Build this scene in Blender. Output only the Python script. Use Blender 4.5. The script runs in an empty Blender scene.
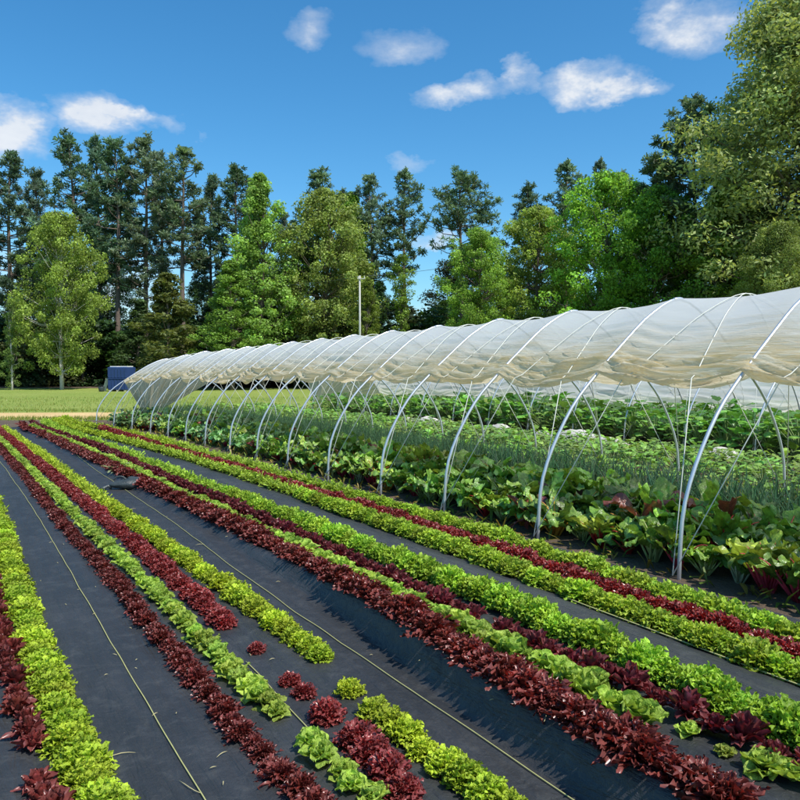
import bpy, math, random
import numpy as np
from mathutils import Vector, Matrix, noise as mnoise

rng = random.Random(7)
C = bpy.context.scene.collection
sc = bpy.context.scene
PI = math.pi

# ------------------------------------------------------------------ frame of the field
CAM_H = 1.65
FOC = 750.0
PITCH = math.atan(34 / 750)
TH = math.atan(450 / 750)            # direction of the crop rows, left of straight ahead


def XY(p, r):
    """p = metres across the rows, r = metres along the rows (from the photographer)"""
    return (p * math.cos(TH) - r * math.sin(TH), p * math.sin(TH) + r * math.cos(TH))


def ground(x, y, z=0.0):
    a = (x - 400) / FOC
    b = (400 - y) / FOC
    d = (a, math.cos(PITCH) + b * math.sin(PITCH), b * math.cos(PITCH) - math.sin(PITCH))
    t = (z - CAM_H) / d[2]
    return d[0] * t, d[1] * t


def to_pr(X, Y):
    return X * math.cos(TH) + Y * math.sin(TH), -X * math.sin(TH) + Y * math.cos(TH)


def screen(X, Y, Z):
    c, s = math.cos(PITCH), math.sin(PITCH)
    z = Z - CAM_H
    dep = Y * c - z * s
    up = Y * s + z * c
    if dep < .2:
        return None
    return 400 + FOC * X / dep, 400 - FOC * up / dep


def interp(tab, x):
    if x <= tab[0][0]:
        return tab[0][1]
    for (a, b), (c, d) in zip(tab, tab[1:]):
        if x <= c:
            t = (x - a) / (c - a)
            return b + (d - b) * t
    return tab[-1][1]


def smooth(a, b, x):
    t = max(0, min(1, (x - a) / (b - a)))
    return t * t * (3 - 2 * t)


def nz(x, y, z=0.0):
    return mnoise.noise(Vector((x, y, z)))


# ------------------------------------------------------------------ mesh builder
class MB:
    def __init__(s):
        s.v = []
        s.f = []
        s.c = []
        s.m = []

    def add(s, verts, faces, cols=None, mi=0):
        o = len(s.v)
        s.v.extend(verts)
        s.f.extend([tuple(i + o for i in f) for f in faces])
        if cols is None:
            cols = [(1, 1, 1)] * len(verts)
        elif isinstance(cols, tuple):
            cols = [cols] * len(verts)
        s.c.extend(cols)
        s.m.extend([mi] * len(faces))

    def grid(s, rows, cols=None, closed=False, mi=0):
        n = len(rows[0])
        vs = [p for r in rows for p in r]
        fs = []
        for i in range(len(rows) - 1):
            for j in range(n if closed else n - 1):
                k = (j + 1) % n
                fs.append((i * n + j, i * n + k, (i + 1) * n + k, (i + 1) * n + j))
        s.add(vs, fs, cols, mi)

    def tube(s, pts, rad, n=6, col=None, cap=True, mi=0):
        pts = [Vector(p) for p in pts]
        if not isinstance(rad, (list, tuple)):
            rad = [rad] * len(pts)
        rows = []
        prev = None
        for i, p in enumerate(pts):
            t = (pts[min(i + 1, len(pts) - 1)] - pts[max(i - 1, 0)])
            if t.length < 1e-9:
                t = Vector((0, 0, 1))
            t.normalize()
            if prev is None:
                a = Vector((0, 0, 1)) if abs(t.z) < .9 else Vector((1, 0, 0))
                u = t.cross(a).normalized()
            else:
                u = (prev - t * prev.dot(t)).normalized()
            prev = u
            w = t.cross(u)
            rows.append([tuple(p + (u * math.cos(2 * PI * k / n) + w * math.sin(2 * PI * k / n)) * rad[i]) for k in range(n)])
        base = len(s.v)
        s.grid(rows, col, closed=True, mi=mi)
        if cap:
            s.f.append(tuple(range(base + n - 1, base - 1, -1)))
            s.f.append(tuple(range(base + (len(rows) - 1) * n, base + len(rows) * n)))
            s.m.extend([mi, mi])

    def mesh(s, name, mats, smooth_=True, uv=False):
        me = bpy.data.meshes.new(name)
        me.from_pydata([tuple(v) for v in s.v], [], s.f)
        for m in (mats if isinstance(mats, (list, tuple)) else [mats]):
            me.materials.append(m)
        if any(s.m):
            me.polygons.foreach_set('material_index', s.m)
        ca = me.color_attributes.new('tone', 'FLOAT_COLOR', 'POINT')
        a = np.ones((len(s.v), 4), dtype=np.float32)
        a[:, :3] = np.array(s.c, dtype=np.float32)
        ca.data.foreach_set('color', a.ravel())
        if smooth_:
            me.polygons.foreach_set('use_smooth', [True] * len(me.polygons))
        me.update()
        return me


def link(name, me, parent=None, color=None):
    o = bpy.data.objects.new(name, me)
    C.objects.link(o)
    if parent:
        o.parent = parent
    if color:
        o.color = (*color, 1)
    return o


def tag(o, label=None, cat=None, group=None, kind=None):
    if label:
        o['label'] = label
    if cat:
        o['category'] = cat
    if group:
        o['group'] = group
    if kind:
        o['kind'] = kind
    return o


def empty(name, loc, rz=0, label=None, cat=None, group=None):
    o = bpy.data.objects.new(name, None)
    C.objects.link(o)
    o.location = loc
    o.rotation_euler = (0, 0, rz)
    o.empty_display_size = .1
    return tag(o, label, cat, group)


def dup(o, parent=None):
    c = o.copy()
    C.objects.link(c)
    c.parent = parent
    for ch in list(o.children):
        dup(ch, c)
    return c


# ------------------------------------------------------------------ materials
def newmat(name):
    m = bpy.data.materials.new(name)
    m.use_nodes = True
    nt = m.node_tree
    for n in list(nt.nodes):
        nt.nodes.remove(n)
    out = nt.nodes.new('ShaderNodeOutputMaterial')
    return m, nt, out


def N(nt, t, **kw):
    n = nt.nodes.new(t)
    for k, v in kw.items():
        if k.startswith('i_'):
            key = k[2:].replace('_', ' ')
            n.inputs[key].default_value = v
        else:
            setattr(n, k, v)
    return n


def mixc(nt, fac, a, b, mode='MIX'):
    n = nt.nodes.new('ShaderNodeMix')
    n.data_type = 'RGBA'
    n.blend_type = mode
    for sock, val in ((n.inputs[0], fac), (n.inputs[6], a), (n.inputs[7], b)):
        if hasattr(val, 'is_output'):
            nt.links.new(val, sock)
        elif isinstance(val, (int, float)):
            sock.default_value = val
        else:
            sock.default_value = (*val, 1)
    return n.outputs[2]


def noise_n(nt, vec, scale, detail=4, rough=.6, dist=0):
    n = nt.nodes.new('ShaderNodeTexNoise')
    n.inputs['Scale'].default_value = scale
    n.inputs['Detail'].default_value = detail
    n.inputs['Roughness'].default_value = rough
    n.inputs['Distortion'].default_value = dist
    if vec is not None:
        nt.links.new(vec, n.inputs['Vector'])
    return n.outputs['Fac']


def ramp(nt, fac, stops):
    n = nt.nodes.new('ShaderNodeValToRGB')
    while len(n.color_ramp.elements) < len(stops):
        n.color_ramp.elements.new(.5)
    for e, (p, c) in zip(n.color_ramp.elements, stops):
        e.position = p
        e.color = (*c, 1) if not isinstance(c, (int, float)) else (c, c, c, 1)
    nt.links.new(fac, n.inputs[0])
    return n.outputs[0]


def mapping(nt, scale=(1, 1, 1), rot=(0, 0, 0), coord='Object'):
    tc = nt.nodes.new('ShaderNodeTexCoord')
    mp = nt.nodes.new('ShaderNodeMapping')
    mp.inputs['Scale'].default_value = scale
    mp.inputs['Rotation'].default_value = rot
    nt.links.new(tc.outputs[coord], mp.inputs['Vector'])
    return mp.outputs[0]


def mapping2(nt, scale, rotz):
    """turn into the row direction first, then scale"""
    a = mapping(nt, rot=(0, 0, rotz))
    mp = nt.nodes.new('ShaderNodeMapping')
    mp.inputs['Scale'].default_value = scale
    nt.links.new(a, mp.inputs['Vector'])
    return mp.outputs[0]


def bump(nt, h, strength=.3, dist=.02):
    b = nt.nodes.new('ShaderNodeBump')
    b.inputs['Strength'].default_value = strength
    b.inputs['Distance'].default_value = dist
    nt.links.new(h, b.inputs['Height'])
    return b.outputs[0]


def leaf_mat(name, rough=.45, spec=.4, trans=.35, back=None, nscale=40, namp=.35, tint=(1.15, 1.1, .6), crinkle=0):
    m, nt, out = newmat(name)
    oi = N(nt, 'ShaderNodeObjectInfo')
    at = N(nt, 'ShaderNodeAttribute', attribute_name='tone')
    c = mixc(nt, 1.0, oi.outputs['Color'], at.outputs['Color'], 'MULTIPLY')
    nv = noise_n(nt, mapping(nt), nscale, 3)
    g = ramp(nt, nv, [(.3, 1 - namp), (.7, 1 + namp)])
    c = mixc(nt, 1.0, c, g, 'MULTIPLY')
    # per-object brightness change
    mr = N(nt, 'ShaderNodeMapRange')
    nt.links.new(oi.outputs['Random'], mr.inputs[0])
    mr.inputs[3].default_value = .82
    mr.inputs[4].default_value = 1.15
    c = mixc(nt, 1.0, c, mr.outputs[0], 'MULTIPLY')
    if back is not None:
        gm = N(nt, 'ShaderNodeNewGeometry')
        c2 = mixc(nt, .5, c, back)
        c = mixc(nt, gm.outputs['Backfacing'], c, c2)
    p = N(nt, 'ShaderNodeBsdfPrincipled')
    nt.links.new(c, p.inputs['Base Color'])
    if crinkle:
        nt.links.new(bump(nt, noise_n(nt, mapping(nt), crinkle, 3, .6, .6), .9, .012), p.inputs['Normal'])
    p.inputs['Roughness'].default_value = rough
    p.inputs['Specular IOR Level'].default_value = spec
    if trans > 0:
        tr = N(nt, 'ShaderNodeBsdfTranslucent')
        ct = mixc(nt, 1.0, c, tint, 'MULTIPLY')
        nt.links.new(ct, tr.inputs[0])
        mx = N(nt, 'ShaderNodeMixShader')
        mx.inputs[0].default_value = trans
        nt.links.new(p.outputs[0], mx.inputs[1])
        nt.links.new(tr.outputs[0], mx.inputs[2])
        nt.links.new(mx.outputs[0], out.inputs[0])
    else:
        nt.links.new(p.outputs[0], out.inputs[0])
    return m


def simple_mat(name, col, rough=.6, metal=0, spec=.5, nscale=20, namp=.2, bscale=None, bstr=.3, col2=None, dist=.01):
    m, nt, out = newmat(name)
    vec = mapping(nt)
    nv = noise_n(nt, vec, nscale, 5)
    c2 = col2 if col2 else tuple(x * (1 - namp) for x in col)
    c = mixc(nt, nv, c2, tuple(x * (1 + namp) for x in col) if not col2 else col)
    p = N(nt, 'ShaderNodeBsdfPrincipled')
    nt.links.new(c, p.inputs['Base Color'])
    p.inputs['Roughness'].default_value = rough
    p.inputs['Metallic'].default_value = metal
    p.inputs['Specular IOR Level'].default_value = spec
    if bscale:
        nt.links.new(bump(nt, noise_n(nt, vec, bscale, 5), bstr, dist), p.inputs['Normal'])
    nt.links.new(p.outputs[0], out.inputs[0])
    return m


M_lettuce = leaf_mat('lettuce_leaf', .42, .35, .38, nscale=60, namp=.3, crinkle=70)
M_red = leaf_mat('red_lettuce_leaf', .3, .5, .24, back=(.30, .10, .09), nscale=45, namp=.55, tint=(1.7, .55, .4))
M_chard = leaf_mat('chard_leaf', .28, .6, .24, nscale=22, namp=.45, crinkle=34)
M_crop = leaf_mat('crop_leaf', .4, .4, .3, nscale=25, namp=.3)
M_tree = leaf_mat('tree_leaf', .5, .3, .4, nscale=.9, namp=.3)
M_needle = leaf_mat('pine_needles', .5, .3, .32, nscale=.8, namp=.25)
M_stem = leaf_mat('stem', .4, .4, .1, nscale=30, namp=.15)
M_bark = simple_mat('bark', (.16, .12, .095), .9, nscale=3, namp=.45, bscale=14, bstr=.6, dist=.05)
M_palebark = simple_mat('pale_bark', (.5, .47, .42), .85, nscale=4, namp=.3, bscale=12, bstr=.5, dist=.03)
M_metal = simple_mat('galvanized_steel', (.62, .65, .68), .36, metal=.55, nscale=12, namp=.16)
M_rope = simple_mat('rope', (.72, .71, .62), .8, nscale=60, namp=.2)
M_twine = simple_mat('twine', (.46, .44, .17), .8, nscale=30, namp=.3)
M_blue = simple_mat('blue_plastic', (.025, .055, .17), .5, nscale=3, namp=.25)
M_white = simple_mat('white_plastic', (.7, .7, .68), .5, nscale=5, namp=.1)
M_board = simple_mat('beige_board', (.6, .52, .33), .8, nscale=6, namp=.15)
M_black = simple_mat('black_plastic', (.045, .055, .055), .38, nscale=9, namp=.5, bscale=18, bstr=.6, dist=.02)
M_pole = simple_mat('weathered_pole', (.5, .48, .44), .8, nscale=6, namp=.2)
M_soil = simple_mat('soil', (.075, .048, .03), .95, nscale=2.5, namp=.4, bscale=25, bstr=.9, dist=.04, col2=(.17, .12, .075))
M_cloth = simple_mat('row_cover_cloth', (.62, .57, .50), .9, nscale=4, namp=.12, bscale=9, bstr=.5)
M_straw = simple_mat('straw', (.5, .43, .22), .8, nscale=30, namp=.2)


def mat_fabric():
    m, nt, out = newmat('woven_fabric')
    tc = mapping(nt, rot=(0, 0, -TH))
    st = mapping2(nt, (3.0, .35, 1), -TH)
    n1 = noise_n(nt, tc, 1.1, 6, .6)
    n2 = noise_n(nt, st, 2.2, 5, .62, .4)
    dust = noise_n(nt, tc, 7, 6, .7, .6)
    base = ramp(nt, n1, [(.3, (.024, .025, .026)), (.7, (.040, .041, .043))])
    base = mixc(nt, ramp(nt, n2, [(.45, 0), (.75, .35)]), base, (.060, .062, .066))
    base = mixc(nt, ramp(nt, dust, [(.5, 0), (.8, .5)]), base, (.105, .105, .10))
    sp = nt.nodes.new('ShaderNodeTexVoronoi')
    sp.inputs['Scale'].default_value = 26
    nt.links.new(tc, sp.inputs['Vector'])
    spk = ramp(nt, sp.outputs['Distance'], [(.035, 1), (.07, 0)])
    spn = noise_n(nt, tc, 3.3, 3)
    spf = mixc(nt, 1.0, spk, ramp(nt, spn, [(.5, 0), (.62, 1)]), 'MULTIPLY')
    base = mixc(nt, spf, base, (.2, .17, .12))
    # weave
    w1 = N(nt, 'ShaderNodeTexWave', wave_type='BANDS', bands_direction='X')
    w1.inputs['Scale'].default_value = 90
    w2 = N(nt, 'ShaderNodeTexWave', wave_type='BANDS', bands_direction='Y')
    w2.inputs['Scale'].default_value = 90
    nt.links.new(tc, w1.inputs[0])
    nt.links.new(tc, w2.inputs[0])
    wv = mixc(nt, .5, w1.outputs[0], w2.outputs[0])
    # wrinkles
    wr = noise_n(nt, st, 5, 5, .6, .8)
    wr2 = noise_n(nt, tc, 16, 4, .6, .5)
    hh = mixc(nt, .35, wr, wr2)
    b1 = bump(nt, hh, .85, .045)
    b = nt.nodes.new('ShaderNodeBump')
    b.inputs['Strength'].default_value = .25
    b.inputs['Distance'].default_value = .002
    nt.links.new(wv, b.inputs['Height'])
    nt.links.new(b1, b.inputs['Normal'])
    p = N(nt, 'ShaderNodeBsdfPrincipled')
    nt.links.new(base, p.inputs['Base Color'])
    p.inputs['Roughness'].default_value = .5
    p.inputs['Specular IOR Level'].default_value = .5
    nt.links.new(b.outputs[0], p.inputs['Normal'])
    nt.links.new(p.outputs[0], out.inputs[0])
    return m


def mat_plastic():
    m, nt, out = newmat('greenhouse_film')
    at = N(nt, 'ShaderNodeAttribute', attribute_name='tone')   # r = gather (0 ridge .. 1 edge), g = along
    sep = N(nt, 'ShaderNodeSeparateColor')
    nt.links.new(at.outputs['Color'], sep.inputs[0])
    st = mapping2(nt, (9, .55, 9), -TH)
    tc = mapping(nt)
    nf = noise_n(nt, st, 1.6, 6, .65, .5)
    big = noise_n(nt, tc, .8, 5, .6)
    # cream gather
    add = N(nt, 'ShaderNodeMath', operation='MULTIPLY_ADD')
    nt.links.new(nf, add.inputs[0])
    add.inputs[1].default_value = .55
    nt.links.new(sep.outputs[0], add.inputs[2])
    gath = ramp(nt, add.outputs[0], [(.42, 0), (.98, 1)])
    dirt = mixc(nt, ramp(nt, big, [(.35, 0), (.75, .5)]), (.96, .96, .95), (.94, .92, .87))
    fst = mapping2(nt, (22, .7, 26), -TH)
    fl_ = ramp(nt, noise_n(nt, fst, 1.5, 4, .7, .8), [(.38, 0), (.62, 1)])
    cream = mixc(nt, fl_, (.78, .57, .26), (.98, .91, .72))
    col = mixc(nt, gath, dirt, cream)
    p = N(nt, 'ShaderNodeBsdfPrincipled')
    nt.links.new(col, p.inputs['Base Color'])
    p.inputs['Roughness'].default_value = .42
    p.inputs['Specular IOR Level'].default_value = .45
    tr = N(nt, 'ShaderNodeBsdfTranslucent')
    colt = mixc(nt, gath, (.97, .98, .99), (.99, .86, .60))
    nt.links.new(colt, tr.inputs[0])
    mx = N(nt, 'ShaderNodeMixShader')
    mx.inputs[0].default_value = .5
    nt.links.new(p.outputs[0], mx.inputs[1])
    nt.links.new(tr.outputs[0], mx.inputs[2])
    tp = N(nt, 'ShaderNodeBsdfTransparent')
    mx2 = N(nt, 'ShaderNodeMixShader')
    tf = ramp(nt, gath, [(0, .24), (1, .02)])
    nt.links.new(tf, mx2.inputs[0])
    nt.links.new(mx.outputs[0], mx2.inputs[1])
    nt.links.new(tp.outputs[0], mx2.inputs[2])
    b = bump(nt, mixc(nt, .55, nf, mixc(nt, 1.0, fl_, gath, 'MULTIPLY')), .5, .035)
    nt.links.new(b, p.inputs['Normal'])
    nt.links.new(b, tr.inputs['Normal'])
    nt.links.new(mx2.outputs[0], out.inputs[0])
    return m


def mat_lawn():
    m, nt, out = newmat('lawn')
    tc = mapping(nt)
    a = noise_n(nt, tc, .12, 6, .6)
    b_ = noise_n(nt, tc, 1.3, 6, .7)
    f = noise_n(nt, tc, 14, 5, .75)
    c = ramp(nt, a, [(.35, (.25, .34, .06)), (.65, (.36, .42, .10))])
    c = mixc(nt, ramp(nt, b_, [(.45, 0), (.8, .6)]), c, (.46, .43, .16))
    c = mixc(nt, ramp(nt, f, [(.35, .6), (.6, 0)]), c, (.12, .18, .03))
    p = N(nt, 'ShaderNodeBsdfPrincipled')
    nt.links.new(c, p.inputs['Base Color'])
    p.inputs['Roughness'].default_value = .9
    p.inputs['Specular IOR Level'].default_value = .1
    nt.links.new(bump(nt, f, .8, .08), p.inputs['Normal'])
    nt.links.new(p.outputs[0], out.inputs[0])
    return m


def mat_path():
    m, nt, out = newmat('sandy_path')
    tc = mapping(nt)
    a = noise_n(nt, tc, .5, 6, .65)
    f = noise_n(nt, tc, 18, 4, .7)
    c = ramp(nt, a, [(.3, (.58, .37, .14)), (.7, (.80, .56, .25))])
    c = mixc(nt, ramp(nt, f, [(.4, .3), (.6, 0)]), c, (.25, .18, .09))
    p = N(nt, 'ShaderNodeBsdfPrincipled')
    nt.links.new(c, p.inputs['Base Color'])
    p.inputs['Roughness'].default_value = .95
    nt.links.new(bump(nt, f, .5, .04), p.inputs['Normal'])
    nt.links.new(p.outputs[0], out.inputs[0])
    return m


M_fabric = mat_fabric()
M_film = mat_plastic()
M_lawn = mat_lawn()
M_path = mat_path()

# ------------------------------------------------------------------ ground
def fab_h(p, r):
    """height of the fabric surface"""
    edge = interp([(1.5, 2.09), (2.2, 2.11), (3, 2.15), (4.5, 2.24), (7, 2.24), (12, 2.03), (22, 1.6)], r) + .012 * math.sin(r * 1.9) + .02 * nz(r * .9, 3)
    k = smooth(1.5, 9, r)
    bed = (.085 + .06 * (1 - smooth(3.5, 7, r))) * smooth(edge - .12, edge, p) * (1 - .45 * k) * (1 - .6 * smooth(3.2, 3.7, p))
    lip = .035 * math.exp(-((p - edge) / .05) ** 2) * (1 - k)
    und = .012 * nz(p * 1.7, r * .6, 1) + .006 * nz(p * 6, r * 1.3, 5)
    wr = .009 * abs(nz(p * 9 + 2 * nz(r * .7, p), r * .9, 9)) + .034 * max(0, nz(p * 4 + 1.5 * nz(r * .5, 2), r * .5, 19) - .25)
    return .02 + bed + lip + und + wr


def sheet(name, x0, x1, y0, y1, z, mat, nx=2, ny=2):
    b = MB()
    b.grid([[(x0 + (x1 - x0) * i / nx, y0 + (y1 - y0) * j / ny, z) for i in range(nx + 1)] for j in range(ny + 1)])
    return link(name, b.mesh(name, mat))


def pr_patch(name, p0, p1, r0, r1, zf, mat, np_, nr, wob=None):
    b = MB()
    rows = []
    for j in range(nr + 1):
        r = r0 + (r1 - r0) * j / nr
        row = []
        for i in range(np_ + 1):
            a = p0(r) if callable(p0) else p0
            c = p1(r) if callable(p1) else p1
            p = a + (c - a) * i / np_
            X, Y = XY(p, r)
            row.append((X, Y, zf(p, r)))
        rows.append(row)
    b.grid(rows)
    return link(name, b.mesh(name, mat))


tag(sheet('ground', -600, 600, -200, 900, -.012, M_lawn, 4, 4), kind='structure')
b = MB()
# sandy farm track across the end of the beds
rowA, rowB = [], []
for i in range(61):
    X = -80 + i * 1.25
    w = 1 - .6 * smooth(-7, -4.5, X)
    yc = 24.95 + .15 * math.sin(X * .5)
    rowA.append((X, yc - (1.65 + .15 * nz(X * .9, 0)) * w, -.004))
    rowB.append((X, yc + (1.65 + .2 * nz(X * .7, 4)) * w, -.004))
b.grid([rowA, rowB])
tag(link('path', b.mesh('path', M_path)), kind='structure')
o = pr_patch('soil', lambda r: 3.4 - 1.0 * smooth(12, 23, r), lambda r: 18.5, -4, 23.5, lambda p, r: .003 + .012 * (nz(p * 2, r * 2) + .5), M_soil, 60, 120)
tag(o, kind='structure')
o = sheet('bed_end_soil', -16, -5, 17, 22.9, -.002, M_soil, 4, 4)
tag(o, kind='structure')

seams = [-2.6, lambda r: .76 - .15 * smooth(8, 20, r) + .012 * math.sin(r * 1.9),
         lambda r: 1.98 - .25 * smooth(9, 21, r) + .02 * math.sin(r * 1.1 + 1),
         lambda r: 3.42 - .8 * smooth(7, 23, r) + .01 * math.sin(r),
         lambda r: 4.62 - .1 - .9 * smooth(9, 23, r) + .03 * math.sin(r * 1.6)]
fl = ['black woven ground cloth left of the long straight yellow twine',
      'black woven ground cloth between the two yellow twines, under the isolated red heads',
      'black woven ground cloth with a raised rolled fold beside the dark red row',
      'narrow black woven ground cloth strip nearest the plastic tunnel']
for i in range(4):
    a, c = seams[i], seams[i + 1]
    dz = .004 * (3 - i)
    a2 = a if not callable(a) else (lambda r, a=a: a(r) - .03)
    ov = pr_patch('ground_cloth', a2, c, -2.5, 22.3, lambda p, r, dz=dz: fab_h(p, r) + dz,
                  M_fabric, 60 if i else 70, 330)
    tag(ov, fl[i], 'ground cloth', 'black ground cloth strips between the lettuce rows')

# twines
def twine(name, pf, r0, r1, rad, label, mat=M_twine, off=.012):
    b = MB()
    pts = []
    n = int((r1 - r0) / .06)
    for i in range(n + 1):
        r = r0 + (r1 - r0) * i / n
        p = pf(r) + .006 * nz(r * 2.3, 8)
        X, Y = XY(p, r)
        pts.append((X, Y, fab_h(p, r) + off + rad))
    b.tube(pts, rad, 5)
    return tag(link(name, b.mesh(name, mat)), label, 'twine', 'yellow twines lying along the ground cloth')


twine('twine', lambda r: .775 - .15 * smooth(8, 20, r), .5, 20, .003, 'long straight yellow twine on the cloth left of the dark oakleaf row')
twine('twine', lambda r: 1.93 - .07 * smooth(9, 21, r) + .016 * math.sin(r * .9), .5, 15, .0027, 'slack yellow twine on the cloth below the raised fold')
twine('twine', lambda r: .1, .5, 6, .0045, 'short yellow twine at the lower left corner of the field')
twine('twine', lambda r: 3.43 + .01 * math.sin(r * 2), .5, 3.6, .004, 'pale twine beside the curly green row near the right edge')
twine('twine', lambda r: 1.335 + .02 * math.sin(r * 2), .8, 3.9, .003, 'pale drip line running under the near butterhead lettuces')
twine('twine', lambda r: 2.93 + .02 * math.sin(r * 2.3), .6, 3.2, .0045, 'pale drip line beside the near purple romaine heads')


# ------------------------------------------------------------------ leaves
def leaf(b, base, az, L, W, t0, t1, ruf, frq, cup, nu, nv, tone, lobe=0, wpow=.6, tipw=.5, edge=(1, 1, 1), roll=0, dark0=.55, jag=0, crk=0):
    """one leaf: length L, half width W, elevation t0 at base bending to t1 at the tip"""
    ca, sa = math.cos(az), math.sin(az)
    x, z = 0.0, 0.0
    ph = rng.uniform(0, 6.28)
    rows, cols = [], []
    for i in range(nu + 1):
        t = i / nu
        el = t0 + (t1 - t0) * t ** 1.3
        if i:
            x += math.cos(el) * L / nu
            z += math.sin(el) * L / nu
        if tipw > .5:
            w = W * (.28 + .72 * t / .58) if t < .58 else W * math.sqrt(max(.01, 1 - ((t - .58) / .43) ** 2))
        else:
            w = W * (math.sin(PI * min(1, (t * (1 - tipw * .5) + .04))) ** wpow)
        if lobe:
            w *= 1 - lobe * (.5 + .5 * math.cos(t * nu * PI * 1.0 + PI))
        nx_, nz_ = -math.sin(el), math.cos(el)
        row = []
        for j in range(nv + 1):
            s = -1 + 2 * j / nv
            off = cup * s * s * w + ruf * abs(s) ** 1.5 * math.sin(ph + frq * t * 6.28 + s * 2.2) * (.3 + t)
            off += ruf * .5 * math.sin(ph * 2 + frq * 9 * t + s * 5) * t
            side = s * w + ruf * .5 * math.sin(ph + frq * 8 * t) * s
            if crk:
                off += rng.uniform(-crk, crk) * (1 - .5 * abs(s))
            jx = 0
            if jag and (abs(s) > .8 or i == nu):
                side += s * rng.uniform(-jag, jag)
                jx = rng.uniform(-jag, jag)
                off += rng.uniform(-jag, jag) * .8
            dx = x + nx_ * off + jx + (1 - s * s) * L * .11 * t * math.cos(el)
            dz = z + nz_ * off + roll * s * w
            row.append((base[0] + ca * dx - sa * side, base[1] + sa * dx + ca * side, base[2] + dz))
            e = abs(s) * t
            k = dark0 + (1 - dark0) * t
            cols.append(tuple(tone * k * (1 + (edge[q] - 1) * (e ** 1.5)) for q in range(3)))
        rows.append(row)
    b.grid(rows, cols)


def head_curly(scale=1, dens=1.0, lo=False, red=False):
    b = MB()
    n = 10 if lo else 18
    nu, nv = (2, 2) if lo else (4, 5)
    for i in range(n):
        t = (i + .5) / n
        az = i * 2.39996 + rng.uniform(-.3, .3)
        L = (.105 - .05 * t) * scale
        e0 = math.radians(18 + 60 * t)
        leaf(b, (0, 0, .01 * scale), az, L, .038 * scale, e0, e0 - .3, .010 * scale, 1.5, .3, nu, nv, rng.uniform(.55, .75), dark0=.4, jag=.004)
    # the frilled leaf edges that make the surface of the head
    m = 46 if lo else 230
    for i in range(m):
        t = (i + .5) / m
        ph = math.acos(1 - 1.02 * (1 - t) * 1.0) if t > .03 else 1.5
        az = i * 2.39996 + rng.uniform(-.2, .2)
        el = PI / 2 - ph
        R = .084 * scale * rng.uniform(.72, 1.1) * (1 + .12 * math.sin(3 * az + 1) * math.sin(5 * el))
        base = (R * math.cos(el) * math.cos(az), R * math.cos(el) * math.sin(az), .012 * scale + R * .95 * math.sin(el))
        k = 1.7 if lo else 1
        leaf(b, base, az + rng.uniform(-1.1, 1.1), .029 * scale * rng.uniform(.6, 1.4) * k, .0135 * scale * rng.uniform(.6, 1.4) * k,
             el * .7 + math.radians(rng.uniform(-5, 45)), el * .7 + math.radians(rng.uniform(-60, 50)), .007 * scale, rng.uniform(1, 2), rng.uniform(-.3, .6),
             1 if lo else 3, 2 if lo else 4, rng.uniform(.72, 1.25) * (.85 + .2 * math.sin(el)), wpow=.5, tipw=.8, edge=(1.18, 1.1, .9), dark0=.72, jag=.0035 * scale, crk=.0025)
    return b


def head_butter(scale=1, lo=False):
    b = MB()
    n = 14 if lo else 26
    nu, nv = (3, 2) if lo else (7, 6)
    for i in range(n):
        t = (i + .5) / n
        az = i * 2.39996 + rng.uniform(-.3, .3)
        L = (.105 - .045 * t) * rng.uniform(.8, 1.2) * scale
        W = (.040 - .010 * t) * rng.uniform(.8, 1.2) * scale * (1.3 if lo else 1)
        e0 = math.radians(25 + 55 * t + rng.uniform(-8, 8))
        e1 = math.radians(-5 + 85 * t + rng.uniform(-30, 30))
        leaf(b, (0, 0, (.008 + .02 * t) * scale), az, L, W, e0, e1, .010 * scale, rng.uniform(.6, 1.4), .5 * (1 if rng.random() < .7 else -.5),
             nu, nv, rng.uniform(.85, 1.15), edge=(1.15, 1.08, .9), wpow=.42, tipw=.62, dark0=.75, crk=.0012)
    return b


def head_oak(scale=1, lo=False):
    """spiky finely cut red head"""
    b = MB()
    n = 30 if lo else 135
    for i in range(n):
        t = (i + .5) / n
        az = i * 2.39996 + rng.uniform(-.4, .4)
        L = (.115 - .035 * t) * rng.uniform(.65, 1.15) * scale
        W = (.0125 - .003 * t) * rng.uniform(.7, 1.3) * scale * (1.9 if lo else 1)
        e0 = math.radians(15 + 68 * t + rng.uniform(-10, 10))
        e1 = math.radians(8 + 58 * t + rng.uniform(-25, 25))
        rnd = rng.uniform(.5, 1.35)
        leaf(b, (0, 0, (.01 + .03 * t) * scale), az, L, W, e0, e1, .009 * scale, rng.uniform(1.5, 2.5), .4,
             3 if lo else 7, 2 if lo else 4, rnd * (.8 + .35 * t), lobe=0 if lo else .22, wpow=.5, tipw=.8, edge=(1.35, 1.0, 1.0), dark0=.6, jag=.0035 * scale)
    return b


def head_dark(scale=1, lo=False):
    """upright cupped purple leaves, pale undersides"""
    b = MB()
    n = 18 if lo else 50
    for i in range(n):
        t = (i + .5) / n
        az = i * 2.39996 + rng.uniform(-.3, .3)
        L = (.108 - .038 * t) * rng.uniform(.7, 1.15) * scale
        W = (.024 - .006 * t) * rng.uniform(.8, 1.2) * scale * (1.4 if lo else 1)
        e0 = math.radians(28 + 48 * t + rng.uniform(-8, 8))
        e1 = math.radians(35 + 60 * t + rng.uniform(-22, 22)) if i % 3 else math.radians(-5)
        leaf(b, (0, 0, (.008 + .02 * t) * scale), az, L, W, e0, e1, .006 * scale, rng.uniform(.8, 1.4), .55,
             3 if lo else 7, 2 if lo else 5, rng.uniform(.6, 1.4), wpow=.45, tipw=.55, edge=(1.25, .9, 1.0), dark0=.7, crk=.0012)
    return b


def variants(fn, k, name, mat, **kw):
    return [fn(**kw).mesh(name, mat) for _ in range(k)]


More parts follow.
